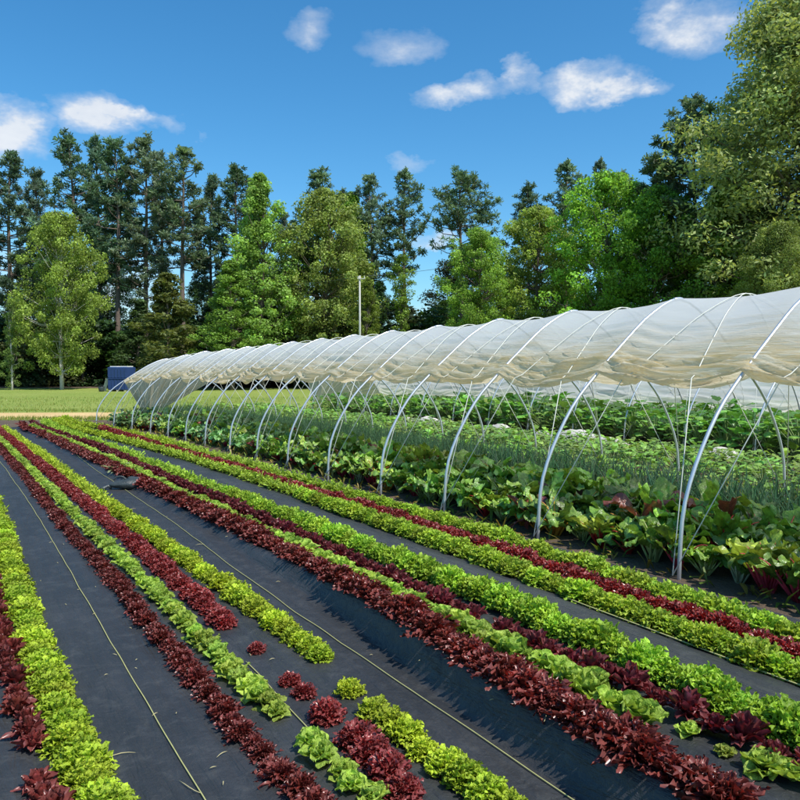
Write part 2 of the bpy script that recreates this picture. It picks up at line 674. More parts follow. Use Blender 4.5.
KINDS = {
    'curly': dict(hi=variants(head_curly, 5, 'curly_head', M_lettuce), lo=[head_curly(lo=True) for _ in range(4)], mat=M_lettuce, name='curly_lettuce'),
    'redcurl': dict(hi=variants(head_curly, 5, 'red_curly_head', M_red), lo=[head_curly(lo=True) for _ in range(4)], mat=M_red, name='crimson_curly_lettuce'),
    'butter': dict(hi=variants(head_butter, 6, 'butter_head', M_lettuce), lo=[head_butter(lo=True) for _ in range(4)], mat=M_lettuce, name='butterhead_lettuce'),
    'oak': dict(hi=variants(head_oak, 5, 'oakleaf_head', M_red), lo=[head_oak(lo=True) for _ in range(4)], mat=M_red, name='red_oakleaf_lettuce'),
    'dark': dict(hi=variants(head_dark, 6, 'romaine_head', M_red), lo=[head_dark(lo=True) for _ in range(4)], mat=M_red, name='purple_romaine_lettuce'),
}
G_LIME = (.40, .60, .04)
G_GREEN = (.22, .40, .035)
G_BUT = (.46, .64, .11)
R_RED = (.33, .038, .038)
R_DARK = (.16, .036, .028)
R_PURP = (.14, .028, .036)

# rows: kind, path table (r -> p), spacing, size, height factor, colour, r range, gaps, label, group
ROWS = [
    ('butter', [(0, 0.0), (6, 0.0)], 0.13, .8, .9, G_LIME, (2.0, 4.2), [], 'bright green lettuce head left of the short yellow twine'),
    ('dark', [(2, .29), (3.5, .27), (5, .235), (9, .25)], .115, .86, 1.1, R_DARK, (2.2, 9.5), [(3.22, 3.42)], 'dark maroon lettuce head in the leftmost red row'),
    ('curly', [(2.2, .46), (3, .45), (4.3, .40), (6, .39), (9, .42), (20, .3)], .105, .95, .9, (.50, .68, .06), (1.6, 10.5), [], 'frilly lime green lettuce head in the wide row left of the straight twine'),
    ('oak', [(2, 1.15), (2.5, 1.14), (3.1, 1.10), (5, 1.07), (6.6, 1.04), (8.7, .98), (12, .95), (17.3, .84), (22, .68)], .11, .70, .95, R_DARK, (1.8, 21.5), [], 'dark maroon spiky lettuce head in the row just right of the straight twine'),
    ('butter', [(2, 1.37), (2.4, 1.36), (2.9, 1.33), (4, 1.29), (6.8, 1.24), (8.7, 1.18), (12.2, 1.11), (19.4, .95), (22, .88)], .115, .80, 1.1, G_BUT, (1.8, 22), [(2.99, 3.12)], 'smooth bright green butterhead between the maroon and red rows'),
    ('redcurl', [(2, 1.56), (2.5, 1.55), (3.6, 1.52), (5.5, 1.485), (7.1, 1.46), (10, 1.38), (14, 1.28), (22.5, 1.08)], .105, .82, .95, R_RED, (4.5, 22.5), [], 'crimson frilly lettuce head in the row between butterhead and yellow green rows'),
    ('curly', [(2, 1.86), (2.2, 1.84), (3, 1.80), (5, 1.78), (6.6, 1.71), (10, 1.59), (14.7, 1.48), (21.7, 1.24)], .11, .88, 1.0, (.60, .76, .07), (3.75, 22), [], 'curly yellow green lettuce head in the row left of the slack twine'),
    ('oak', [(1.4, 2.46), (2.4, 2.49), (4, 2.54), (5.4, 2.57), (7.3, 2.54), (11.8, 2.33), (19, 2.02), (22.5, 1.74)], .115, 1.2, .85, (.185, .042, .03), (1.5, 22.5), [(10.6, 10.95)], 'dark red spiky lettuce head along the raised fold of the cloth'),
    ('butter', [(1.5, 2.76), (2.2, 2.80), (2.8, 2.82), (3.5, 2.79), (4.3, 2.75), (5.7, 2.73), (7.6, 2.69), (10, 2.56), (14.3, 2.42), (21.3, 1.98)], .125, 1.08, 1.15, G_BUT, (2.1, 21.5), [(6.0, 6.1)], 'pale green butterhead between the dark red and purple rows'),
    ('dark', [(1.4, 3.03), (2.6, 3.03), (3.6, 2.98), (4.7, 2.97), (6.7, 2.93), (10, 2.80), (16.6, 2.6), (23, 2.05)], .13, .94, 1.2, R_PURP, (1.5, 22.5), [], 'glossy purple romaine head in the row left of the vivid green hedge row'),
    ('curly', [(1.4, 3.24), (2.4, 3.26), (3.2, 3.29), (4.1, 3.31), (5.6, 3.28), (8.8, 3.13), (13.5, 2.93), (22.5, 2.42)], .10, 1.02, 1.15, (.46, .70, .08), (1.4, 23), [], 'vivid green curly lettuce head in the dense row beside the purple romaine'),
    ('curly', [(1.6, 3.84), (3.75, 3.88), (5, 3.94), (9.2, 3.92), (15.7, 3.48), (23.2, 2.78)], .12, 1.05, 1.05, (.48, .68, .08), (1.6, 23.5), [], 'loose green lettuce head just right of the narrow cloth strip'),
    ('redcurl', [(1.8, 4.15), (4, 4.17), (5.3, 4.21), (7, 4.19), (9.4, 4.06), (13.6, 3.86), (20, 3.46)], .12, .95, 1.05, R_RED, (1.9, 20), [(14.6, 14.9)], 'crimson lettuce head in the red row nearest the tunnel'),
    ('curly', [(2.2, 4.38), (3.9, 4.42), (4.8, 4.49), (6.5, 4.51), (9.4, 4.45), (13.5, 4.26), (17.8, 3.98), (24, 3.1)], .12, 1.1, 1.1, (.46, .66, .08), (2.2, 24), [], 'curly green lettuce head in the last row at the foot of the tunnel'),
]
spots = {k: [] for k in KINDS}
for ri, (kind, tab, sp, size, hf, col, (ra, rb), gaps, label) in enumerate(ROWS):
    r = ra
    while r < rb:
        if not any(g0 < r < g1 for g0, g1 in gaps) and rng.random() > .015:
            rr = r + rng.uniform(-.02, .02)
            p_ = interp(tab, rr / .95)
            KP = 1 - (fab_h(p_, rr) + .058 * size * hf) / CAM_H
            p = interp(tab, rr / KP) * KP + rng.uniform(-.014, .014)
            X, Y = XY(p, rr)
            s = screen(X, Y, .1)
            if s and -90 < s[0] < 960 and s[1] < 930:
                cc = col
                if kind == 'curly' and ri in (11, 12, 13):
                    k = smooth(12, 19, rr)
                    cc = tuple(a + (b_ - a) * k for a, b_ in zip(col, (.50, .66, .05)))
                spots[kind].append((math.hypot(X, Y), X, Y, fab_h(p, rr), size * rng.uniform(.78, 1.18), hf, cc, label, 'row: ' + label))
        r += sp * rng.uniform(.9, 1.1)


def place(kind, X, Y, z, size, hf, col, label, group):
    K = KINDS[kind]
    me = rng.choice(K['hi'])
    g = rng.uniform(.82, 1.15)
    o = link(K['name'], me, None, tuple(c * g * rng.uniform(.94, 1.06) for c in col))
    o.location = (X, Y, z)
    o.rotation_euler = (rng.uniform(-.12, .12), rng.uniform(-.12, .12), rng.uniform(0, 6.28))
    o.scale = (size, size, size * hf)
    tag(o, label, 'lettuce', group)
    return o


GROUPS = {}
for kind, lst in spots.items():
    lst.sort(key=lambda q: q[0])
    near, far = lst[:300], lst[300:]
    for (d, X, Y, z, size, hf, col, label, group) in near:
        place(kind, X, Y, z, size, hf, col, label, group.replace('row: ', 'heads alike: '))
    if far:
        b = MB()
        for (d, X, Y, z, size, hf, col, label, group) in far:
            src = rng.choice(KINDS[kind]['lo'])
            a = rng.uniform(0, 6.28)
            ca, sa = math.cos(a) * size, math.sin(a) * size
            g = rng.uniform(.85, 1.15)
            V = [(X + v[0] * ca - v[1] * sa, Y + v[0] * sa + v[1] * ca, z + v[2] * size * hf) for v in src.v]
            b.add(V, src.f, [tuple(c[q] * col[q] * g for q in range(3)) for c in src.c])
        o = link('far_' + KINDS[kind]['name'] + '_rows', b.mesh('far_rows', KINDS[kind]['mat']), None, (1, 1, 1))
        nm = {'redcurl': 'distant crimson curly rows running to the sandy track', 'curly': 'distant curly green lettuce rows running to the sandy track', 'butter': 'distant butterhead rows running to the sandy track',
              'oak': 'distant red oakleaf rows running to the sandy track', 'dark': 'distant purple romaine rows running to the sandy track'}[kind]
        tag(o, nm, 'lettuce rows', kind='stuff')

# isolated heads, each one told apart
singles = [
    ('redcurl', 257, 637, .62, R_RED, 'small crimson lettuce head alone just past the end of the crimson row'),
    ('redcurl', 290, 668, .68, R_RED, 'crimson lettuce head, left one of the touching pair in the gap of the crimson row'),
    ('redcurl', 304, 680, .7, R_RED, 'crimson lettuce head, right one of the touching pair in the gap of the crimson row'),
    ('redcurl', 326, 703, .98, R_RED, 'round crimson lettuce head standing alone on bare cloth'),
    ('redcurl', 358, 728, 1.08, R_RED, 'large crimson head first in the clump after the round lone head'),
    ('redcurl', 372, 741, 1.05, R_RED, 'crimson head in the middle of the near clump'),
    ('redcurl', 388, 757, 1.0, R_RED, 'crimson head fourth in the near clump'),
    ('redcurl', 404, 774, .85, R_RED, 'last crimson head at the near end of its row'),
    ('curly', 349, 678, .85, (.60, .76, .07), 'yellow green curly head standing alone between two gaps'),
    ('curly', 374, 699, .92, (.60, .76, .07), 'yellow green curly head starting the near clump'),
    ('curly', 390, 711, 1.0, (.60, .76, .07), 'yellow green curly head second in the near clump'),
    ('curly', 406, 722, 1.0, (.60, .76, .07), 'yellow green curly head third in the near clump'),
    ('curly', 423, 737, .8, (.60, .76, .07), 'smaller yellow green curly head ending the first near clump'),
    ('curly', 446, 752, 1.0, (.60, .76, .07), 'yellow green curly head beginning the bottom clump'),
    ('curly', 466, 764, 1.05, (.60, .76, .07), 'yellow green curly head with a pale leaf stuck beside it'),
    ('curly', 487, 778, 1.0, (.60, .76, .07), 'yellow green curly head third in the bottom clump'),
    ('curly', 510, 792, .85, (.60, .76, .07), 'yellow green curly head at the near end of its row'),
    ('butter', 690, 750, .72, G_BUT, 'small pale butterhead alone behind the dark red clump'),
    ('butter', 725, 771, .55, (.42, .5, .1), 'tiny yellowish butterhead alone on bare cloth'),
    ('butter', 764, 790, 1.1, G_BUT, 'bright butterhead beside the pale drip line at the lower right'),
    ('butter', 792, 799, 1.0, G_BUT, 'butterhead cut by the lower right corner'),
]
for kind, x, y, s, col, label in singles:
    z0 = .06
    X, Y = ground(x, y, z0 + .05)
    p, r = to_pr(X, Y)
    o = place(kind, X, Y, fab_h(p, r), s * .84, 1.0, col, label, None)

# straw bits and clippings on the cloth
bits = [(120, 758, .12, .4), (222, 757, .07, 1.1), (303, 738, .05, .2), (213, 771, .03, .6), (190, 790, .13, 2.6), (155, 715, .03, 1),
        (258, 652, .05, .3), (272, 660, .04, .8), (360, 720, .08, .9), (452, 690, .09, .3), (545, 757, .07, 1.2), (600, 690, .05, .2), (133, 509, .06, .3), (200, 546, .08, .4),
        (400, 545, .05, 1.6), (492, 724, .03, .5), (476, 700, .03, 1.5), (250, 655, .03, 2.2)]
for i in range(34):
    q, t_ = rng.choice([(.55, .95), (.5, .95), (1.9, 2.25), (1.5, 1.8), (2.05, 2.3), (.6, 1.0)]), rng.uniform(2.4, 9)
    xy = screen(*XY(rng.uniform(*q), t_), .03)
    if xy and 0 < xy[0] < 800:
        bits.append((xy[0], xy[1], rng.uniform(.01, .035), rng.uniform(0, 3)))
for i, (x, y, L, a) in enumerate(bits):
    X, Y = ground(x, y, .03)
    p, r = to_pr(X, Y)
    b = MB()
    z = fab_h(p, r) + .016
    pts = [(X + math.cos(a) * L * (t - .5), Y + math.sin(a) * L * (t - .5) + L * .12 * math.sin(t * 3 + i), z + .004 * math.sin(t * 3.1)) for t in (0, .25, .5, .75, 1)]
    b.tube(pts, [.0008, .0017, .002, .0015, .0006], 5)
    o = link('straw', b.mesh('straw', M_straw))
    tag(o, 'short pale straw clipping lying loose on the black cloth', 'straw', 'loose straw clippings on the black cloth')

# black sandbag
def lump(fn, nu=18, nv=14):
    b = MB()
    rows = []
    for i in range(nv + 1):
        ph = -PI / 2 + PI * i / nv
        rows.append([fn(2 * PI * j / nu, ph) for j in range(nu)])
    b.grid(rows, closed=True)
    return b


X, Y = ground(128, 491)
p_, r_ = to_pr(X, Y)
bag = empty('sandbag', (X, Y, fab_h(p_, r_)), math.radians(20), 'glossy black sandbag with looped neck lying on the cloth far left', 'sandbag')


def bagf(a, ph):
    cx = math.cos(ph)
    x = .24 * cx * math.cos(a)
    y = .11 * cx * math.sin(a) * (1 + .35 * math.cos(a))
    z = .075 + .075 * math.sin(ph) * (1 + .3 * math.cos(a)) + .012 * nz(a * 2, ph * 4)
    return (x + .01 * nz(a * 3, ph * 3, 4), y, max(z, .003))


link('sack', lump(bagf, 28, 16).mesh('sack', M_black), bag)
b = MB()
b.tube([(-.20, .01, .05), (-.25, 0, .06), (-.29, -.01, .04), (-.33, -.015, .015)], [.04, .02, .022, .045], 10)
link('neck', b.mesh('neck', M_black), bag)
b = MB()
b.tube([(-.10 + .07 * math.cos(t), .02 + .03 * math.sin(t * .5), .13 + .045 * math.sin(t)) for t in [PI * k / 10 for k in range(11)]], .011, 8)
link('handle', b.mesh('handle', M_black), bag)

# wilted weed beside it
X, Y = ground(120, 474, .05)
p_, r_ = to_pr(X, Y)
b = MB()
for i in range(16):
    leaf(b, (rng.uniform(-.15, .15), rng.uniform(-.05, .05), .02), rng.uniform(0, 6.28), rng.uniform(.12, .24), .018, math.radians(rng.uniform(15, 70)), math.radians(rng.uniform(-40, 20)), .006, 1, .2, 4, 2, rng.uniform(.8, 1.2))
o = link('weed', b.mesh('weed', M_crop), None, (.36, .42, .2))
o.location = (X, Y, fab_h(p_, r_))
tag(o, 'pale grey green wilted weed lying over the dark red row beside the sandbag', 'weed')

# ------------------------------------------------------------------ tunnel
PROF = [(0, 0), (.03, .45), (.11, .72), (.26, 1.0), (.47, 1.29), (.76, 1.56), (1.12, 1.86), (1.52, 2.16), (1.97, 2.36)]


def catmull(P, n=8):
    out = []
    for i in range(len(P) - 1):
        p0 = P[max(i - 1, 0)]
        p1, p2 = P[i], P[i + 1]
        p3 = P[min(i + 2, len(P) - 1)]
        for k in range(n):
            t = k / n
            out.append(tuple(.5 * (2 * p1[q] + (p2[q] - p0[q]) * t + (2 * p0[q] - 5 * p1[q] + 4 * p2[q] - p3[q]) * t * t + (3 * p1[q] - p0[q] - 3 * p2[q] + p3[q]) * t ** 3) for q in range(2)))
    out.append(P[-1])
    return out


full = PROF + [(3.94 - u, z) for u, z in reversed(PROF[:-1])]
full[8] = (1.97, 2.34)
CUR = catmull(full, 8)
LEN = [0]
for a, c in zip(CUR, CUR[1:]):
    LEN.append(LEN[-1] + math.hypot(c[0] - a[0], c[1] - a[1]))
TOT = LEN[-1]


def prof(s):
    """s = 0..1 arc length fraction -> (u, z, nu, nz)"""
    L = max(0, min(TOT, s * TOT))
    lo = 0
    while lo < len(LEN) - 2 and LEN[lo + 1] < L:
        lo += 1
    t = (L - LEN[lo]) / (LEN[lo + 1] - LEN[lo])
    a, c = CUR[lo], CUR[lo + 1]
    du, dz = c[0] - a[0], c[1] - a[1]
    n = math.hypot(du, dz)
    return a[0] + du * t, a[1] + dz * t, -dz / n, du / n


def s_at_z(z):
    s = 0
    while prof(s)[1] < z:
        s += .002
    return s


def make_tunnel(loc_label, p0f, hf, hoops, z_near, z_far, apex, seed, cat_label):
    root = empty('caterpillar_tunnel', (*XY(p0f(hoops[0]) + 2, hoops[0]), 0), 0, loc_label, 'tunnel', 'low plastic growing tunnels side by side')
    ro = Vector(root.location)

    def W(s, r, out=0, dz=0):
        u, z, nu_, nz_ = prof(s)
        h = hf(r)
        X, Y = XY(p0f(r) + u + nu_ * out, r)
        return (X - ro.x, Y - ro.y, (z + nz_ * out) * h + dz)

    # hoops
    for k, r in enumerate(hoops):
        b = MB()
        rj = r + rng.uniform(-.02, .02)
        lean = rng.uniform(-.05, .05)
        pts = [W(s / 44, rj + lean * math.sin(PI * s / 44)) for s in range(45)]
        pts[0] = (pts[0][0], pts[0][1], -.2)
        pts[-1] = (pts[-1][0], pts[-1][1], -.2)
        b.tube(pts, .0165, 8)
        h = link('hoop', b.mesh('hoop', M_metal), root)
        b = MB()   # swaged joint sleeve
        b.tube([W(s, rj + lean * math.sin(PI * s), 0) for s in (.485, .49, .495, .5, .505)], .0195, 8)
        link('sleeve', b.mesh('sleeve', M_metal), h)
    s0, s1 = s_at_z(z_near), 1 - s_at_z(z_far)
    nb = len(hoops) - 1
    # ropes
    for k in range(nb):
        for sgn in (0, 1):
            ra, rb_ = (hoops[k], hoops[k + 1]) if sgn == 0 else (hoops[k + 1], hoops[k])
            b = MB()
            pts = []
            sA = s0 - .015
            sB = s1 + .015
            a0 = W(.0, ra, .05)
            pts.append((a0[0], a0[1], .04))
            nseg = 34
            for i in range(nseg + 1):
                s = sA + (sB - sA) * i / nseg
                r = ra + (rb_ - ra) * s
                f = ((r - hoops[0]) / (hoops[1] - hoops[0])) % 1
                mid = math.sin(PI * f)
                ins = .022 - .055 * mid ** .8 * (.5 + .5 * min(1, 2 * min(s - s0, s1 - s))) - .004
                pts.append(W(s, r, ins + (.03 if i in (0, nseg) else 0)))
            a0 = W(1, rb_, .05)
            pts.append((a0[0], a0[1], .04))
            b.tube(pts, .0048, 5)
            link('rope', b.mesh('rope', M_rope), root)
    # film
    NPB = 16
    rows, cols = [], []
    ns = 110
    tot = nb * NPB
    for j in range(tot + 1):
        k = min(j // NPB, nb - 1)
        f = (j - k * NPB) / NPB
        r = hoops[k] + (hoops[k + 1] - hoops[k]) * f
        mid = math.sin(PI * f)
        pk = 1 - abs(2 * f - 1)
        sagn = .026 * mid + .007 * nz(r * 1.3, seed)
        sagf = .026 * mid + .007 * nz(r * 1.3, seed + 7)
        sa = s0 - sagn
        sb = s1 + sagf
        row = []
        for i in range(ns + 1):
            q = i / ns
            # denser samples toward the gathered edges
            q2 = q - .09 * math.sin(2 * PI * q)
            s = sa + (sb - sa) * q2
            de = min(q2, 1 - q2) / .5
            g = (1 - de) ** 1.9
            out = .012 - .06 * mid ** .8 * (.5 + .5 * de)
            fold = nz(de * 19 + 2.5 * nz(r * .8, seed + 3) - 1.1 * mid, r * .55, seed)
            fold2 = nz(de * 34 + 3 * nz(r * 1.1, seed), r * 1.1, seed + 2)
            out += (.13 * fold * g + .10 * fold2 * g) * (.35 + .65 * mid)
            out += .012 * nz(s * 9, r * 2.2, seed) * (1 - g) * mid
            out += .05 * max(0, 1 - de / .06) * (.4 + .6 * mid)      # rolled lip
            if i in (0, ns):
                out -= .05
            P = W(s, r, max(out, -.08 - .05 * mid) if mid > .05 else max(min(out, .006), .003) if de > .12 else max(out, .02))
            row.append(P)
            cols.append((min(1, g * 1.1) * (1 if cat_label == 'near' else .35), de, f))
        rows.append(row)
    b = MB()
    b.grid(rows, cols)
    # gathered end, pulled down to a stake
    if apex:
        last = rows[-1]
        end = []
        A = Vector((*XY(apex[0], apex[1]), apex[2])) - ro
        A.z = apex[2]
        ecol = []
        for m in range(0, 15):
            t = m / 14
            row = []
            for i, P in enumerate(last):
                P = Vector(P)
                q = i / ns - .5
                tgt = A + Vector((*XY(q * .34, 0), .02 * math.sin(i)))
                v = P.lerp(tgt, t ** .9)
                pl = .07 * nz(i * .5, t * 2, seed) * math.sin(PI * min(1, t * 1.1))
                v += Vector((math.sin(TH) * -pl, math.cos(TH) * pl, pl * .3))
                row.append(tuple(v))
                ecol.append((.62 + .38 * (abs(q) * 2) ** 2 + .2 * t, 0, 0))
            end.append(row)
        b.grid(end, ecol)
    cover = link('plastic_cover', b.mesh('plastic_cover', M_film), root)
    if apex:
        b = MB()
        pX, pY = XY(apex[0], apex[1])
        b.tube([(pX - ro.x, pY - ro.y, -.2), (pX - ro.x, pY - ro.y, apex[2] + .25)], .02, 8)
        link('stake', b.mesh('stake', M_metal), root)
    return root


hz1 = lambda r: interp([(0, 1.03), (4, 1.025), (8, .985), (12, .955), (17, .91), (20, .87), (22.1, .79)], r)
h1 = [.8, 2.3] + [3.81 + 1.0 * x for x in (0, 1.56, 3.08, 4.48, 5.95, 7.35, 8.65, 10.0, 11.4, 12.65, 13.8, 14.95, 16.1, 17.2, 18.3)]
p1 = lambda r: interp([(0, 4.8), (3.8, 4.78), (9, 4.66), (13, 4.55), (15, 4.47), (17, 4.36), (19.3, 4.1), (22.1, 3.45), (24, 2.9)], r)
make_tunnel('long white plastic tunnel in front, its side gathered up in cream folds over the chard', p1, hz1, h1, 1.55, 1.5, (5.15, 23.3, .22), 3, 'near')
h2 = [2.2 + 1.5 * k for k in range(17)]
p2 = lambda r: interp([(0, 12.35), (12, 12.3), (18, 12.0), (22, 11.6), (26.2, 10.9)], r)
make_tunnel('second plastic tunnel behind the first, over the tall squash plants', p2, lambda r: 1 - .12 * smooth(18, 27, r), h2, 1.5, .62, (12.7, 27.6, .2), 31, 'far')

# ------------------------------------------------------------------ chard
def chard_meshes(k):
    lv, st = MB(), MB()
    stem = rng.choice([(.5, .03, .03), (.8, .35, .05), (.75, .72, .5), (.6, .6, .35), (.5, .55, .2), (.55, .05, .08)])
    dark = k == 2
    n = rng.randint(17, 21)
    for i in range(n):
        t = i / n
        az = i * 2.39996 + rng.uniform(-.3, .3)
        el = math.radians(rng.uniform(42, 66) + 22 * t)
        Ls = rng.uniform(.12, .22)
        ca, sa, ce, se = math.cos(az), math.sin(az), math.cos(el), math.sin(el)
        base = (rng.uniform(-.03, .03), rng.uniform(-.03, .03), 0)
        bx, by, bz = base[0] + ca * ce * Ls, base[1] + sa * ce * Ls, se * Ls
        L = rng.uniform(.20, .30)
        bend = math.radians(rng.uniform(5, 90) if rng.random() < .6 else rng.uniform(80, 140))
        W = rng.uniform(.045, .075)
        tone = rng.uniform(.55, 1.45)
        o = len(lv.v)
        leaf(lv, (bx, by, bz), az, L, W, el, el - bend, .021, rng.uniform(1.4, 2.4), rng.uniform(-.25, .5), 11, 8,
             tone, wpow=.6, tipw=.3, edge=(.9, .92, .9), dark0=.9, roll=rng.uniform(-.6, .6), crk=.0055)
        if dark and i % 5 == 0:
            lv.c[o:] = [(c[0] * .8, c[1] * .14, c[2] * .8) for c in lv.c[o:]]
        # petiole and midrib, following the leaf a little proud of it
        x = z_ = 0.0
        mid = []
        for q in range(7):
            e = el - bend * (q / 9) ** 1.3
            mid.append((bx + ca * x - ca * math.sin(e) * -.003, by + sa * x - sa * math.sin(e) * -.003, bz + z_ + .004))
            x += math.cos(e) * L / 9
            z_ += math.sin(e) * L / 9
        st.tube([base] + mid, [.011, .010, .008, .0065, .005, .004, .003, .0015], 5, stem)
    return lv.mesh('chard_leaves', M_chard), st.mesh('chard_stems', M_stem)


CH = [chard_meshes(k) for k in range(9)]


def stemmed(name, meshes, X, Y, z, s, col, label, cat, group, parts=('leaves', 'stems'), scol=(1, 1, 1)):
    root = empty(name, (X, Y, z), rng.uniform(0, 6.28), label, cat, group)
    root.scale = (s, s, s * rng.uniform(.92, 1.1))
    link(parts[0], meshes[0], root, tuple(c * rng.uniform(.85, 1.15) for c in col))
    link(parts[1], meshes[1], root, scol)
    return root


chard_spots = []
for row, (pp, lab, sz, zz) in enumerate([(5.08, 'leafy swiss chard plant in the front row at the tunnel hoops', .88, .0),
                                 (5.45, 'leafy swiss chard plant in the middle of the chard bed', 1.15, 0),
                                 (5.85, 'leafy swiss chard plant in the back row beside the onions', 1.2, .02)]):
    r = .6 + row * .1
    while r < 21.8:
        p = pp + (p1(r) - 4.78) * .95 + rng.uniform(-.06, .06)
        X, Y = XY(p, r)
        s = screen(X, Y, .3)
        if s and s[0] < 950:
            col = (.18, .33, .05) if r < 13 else (.20, .35, .12)
            if rng.random() < .35:
                col = (.30, .46, .06)
            stemmed('swiss_chard', rng.choice(CH), X, Y, zz, sz * rng.uniform(.85, 1.15), col, lab, 'chard', 'chard: ' + lab.split(' in ')[1] if ' in ' in lab else lab)
        r += rng.uniform(.22, .31)

# ------------------------------------------------------------------ onions
def onion_mb():
    b = MB()
    for i in range(rng.randint(6, 8)):
        az = rng.uniform(0, 6.28)
        L = rng.uniform(.36, .6)
        el = math.radians(rng.uniform(60, 88))
        bend = rng.uniform(0, 1.0)
        pts = []
        x = z = 0
        n = 5
        for k in range(n + 1):
            pts.append((x * math.cos(az), x * math.sin(az), z))
            e = el - bend * (k / n) ** 2
            x += math.cos(e) * L / n
            z += math.sin(e) * L / n
        b.tube(pts, [.008, .0085, .008, .006, .004, .0008], 4, (rng.uniform(.8, 1.2),) * 3, cap=False)
    return b


ON = [onion_mb() for _ in range(8)]
ONM = [o.mesh('onion', M_crop) for o in ON]
sp_on = []
for pp in (6.3, 6.55, 6.8, 7.1, 7.35):
    r = 1.6
    while r < 22.8:
        p = pp + (p1(r) - 4.78) + rng.uniform(-.03, .03)
        X, Y = XY(p, r)
        s = screen(X, Y, .3)
        if s and s[0] < 900:
            sp_on.append((math.hypot(X, Y), X, Y, rng.uniform(.85, 1.2)))
        r += rng.uniform(.07, .12)
sp_on.sort()
for i, (d, X, Y, s) in enumerate(sp_on[:300]):
    o = link('onion_plant', ONM[i % 8], None, tuple(c * rng.uniform(.8, 1.2) for c in (.20, .36, .16)))
    o.location = (X, Y, .0)
    o.rotation_euler = (0, 0, rng.uniform(0, 6.28))
    o.scale = (s, s, s)
    tag(o, 'thin blue green onion plant standing between the chard and the low leafy crops', 'onion', 'onion plants under the first tunnel')
b = MB()
for (d, X, Y, s) in sp_on[300:]:
    src = rng.choice(ON)
    a = rng.uniform(0, 6.28)
    ca, sa = math.cos(a) * s, math.sin(a) * s
    g = rng.uniform(.8, 1.2)
    b.add([(X + v[0] * ca - v[1] * sa, Y + v[0] * sa + v[1] * ca, v[2] * s) for v in src.v], src.f, [tuple(q * g for q in c) for c in src.c])
tag(link('far_onion_rows', b.mesh('far_onions', M_crop), None, (.20, .36, .16)), 'far onion rows standing under the first tunnel', 'onion rows', kind='stuff')

# ------------------------------------------------------------------ low leafy crops, weeds
def bushy(n, hgt, L, W, spread, stemc=(.25, .35, .12), lobe=0, up=(10, 60), pet=(.5, 1.0), nu=4, nv=4):
    lv, st = MB(), MB()
    for i in range(n):
        az = i * 2.39996 + rng.uniform(-.5, .5)
        hh = hgt * rng.uniform(*pet)
        rad = spread * math.sqrt(rng.random())
        b0 = (rng.uniform(-.03, .03), rng.uniform(-.03, .03), 0)
        tip = (math.cos(az) * rad, math.sin(az) * rad, hh * (1 - .25 * rad / spread))
        mid = ((b0[0] + tip[0]) * .4, (b0[1] + tip[1]) * .4, tip[2] * .6)
        st.tube([b0, mid, tip], [.008 * hgt * 2, .006 * hgt * 2, .004 * hgt * 2], 4, stemc, cap=False)
        e = math.radians(rng.uniform(*up)) * .5
        leaf(lv, tip, az + rng.uniform(-.6, .6), L * rng.uniform(.75, 1.2), W * rng.uniform(.75, 1.2), e, e - math.radians(rng.uniform(20, 60)), L * .06, 1.2, rng.uniform(-.35, .25), nu, nv,
             rng.uniform(.6, 1.35), wpow=.6, tipw=.35, lobe=lobe, edge=(1.1, 1.05, .95), dark0=.9)
    return lv.mesh('leaves', M_crop), st.mesh('stems', M_stem)


BE = [bushy(34, .34, .10, .042, .22, up=(10, 110)) for _ in range(5)]
SQ = [bushy(40, .80, .20, .10, .42, lobe=.25, nu=5, nv=4, up=(0, 120), pet=(.3, 1.0)) for _ in range(6)]
nrow = ['knee high green bean plant in the row under the far side of the first tunnel',
        'low green bean plant in the first open row between the tunnels',
        'low green bean plant in the middle row between the tunnels',
        'low green bean plant in the row beside the white row cover cloths']
for row, pp in enumerate((8.15, 9.3, 10.1, 10.8)):
    r = 2.4
    while r < 27:
        X, Y = XY(pp + rng.uniform(-.07, .07) + (p1(min(r, 21)) - 4.78) * .9, r)
        s = screen(X, Y, .2)
        if s and s[0] < 900:
            stemmed('bean_plant', rng.choice(BE), X, Y, 0, rng.uniform(.85, 1.2), (.27, .46, .09), nrow[row], 'bean plant', nrow[row].replace(' plant', ' plants'))
        r += rng.uniform(.32, .42)
srow = ['tall broad leaved squash plant in the front row of the second tunnel',
        'tall broad leaved squash plant in the second row of the second tunnel',
        'tall broad leaved squash plant in the third row of the second tunnel',
        'tall broad leaved squash plant in the back row of the second tunnel']
for row, pp in enumerate((12.65, 13.4, 14.3, 15.2)):
    r = 3.6
    while r < 25:
        X, Y = XY(pp + rng.uniform(-.1, .1) + p2(r) - 12.35, r)
        s = screen(X, Y, .2)
        if s and s[0] < 900:
            sz = (1.05 - .25 * smooth(15, 24, r)) * rng.uniform(.85, 1.12)
            stemmed('squash_plant', rng.choice(SQ), X, Y, 0, sz, (.20, .42, .07), srow[row], 'squash plant', srow[row].replace(' plant', ' plants'))
        r += rng.uniform(.48, .6)

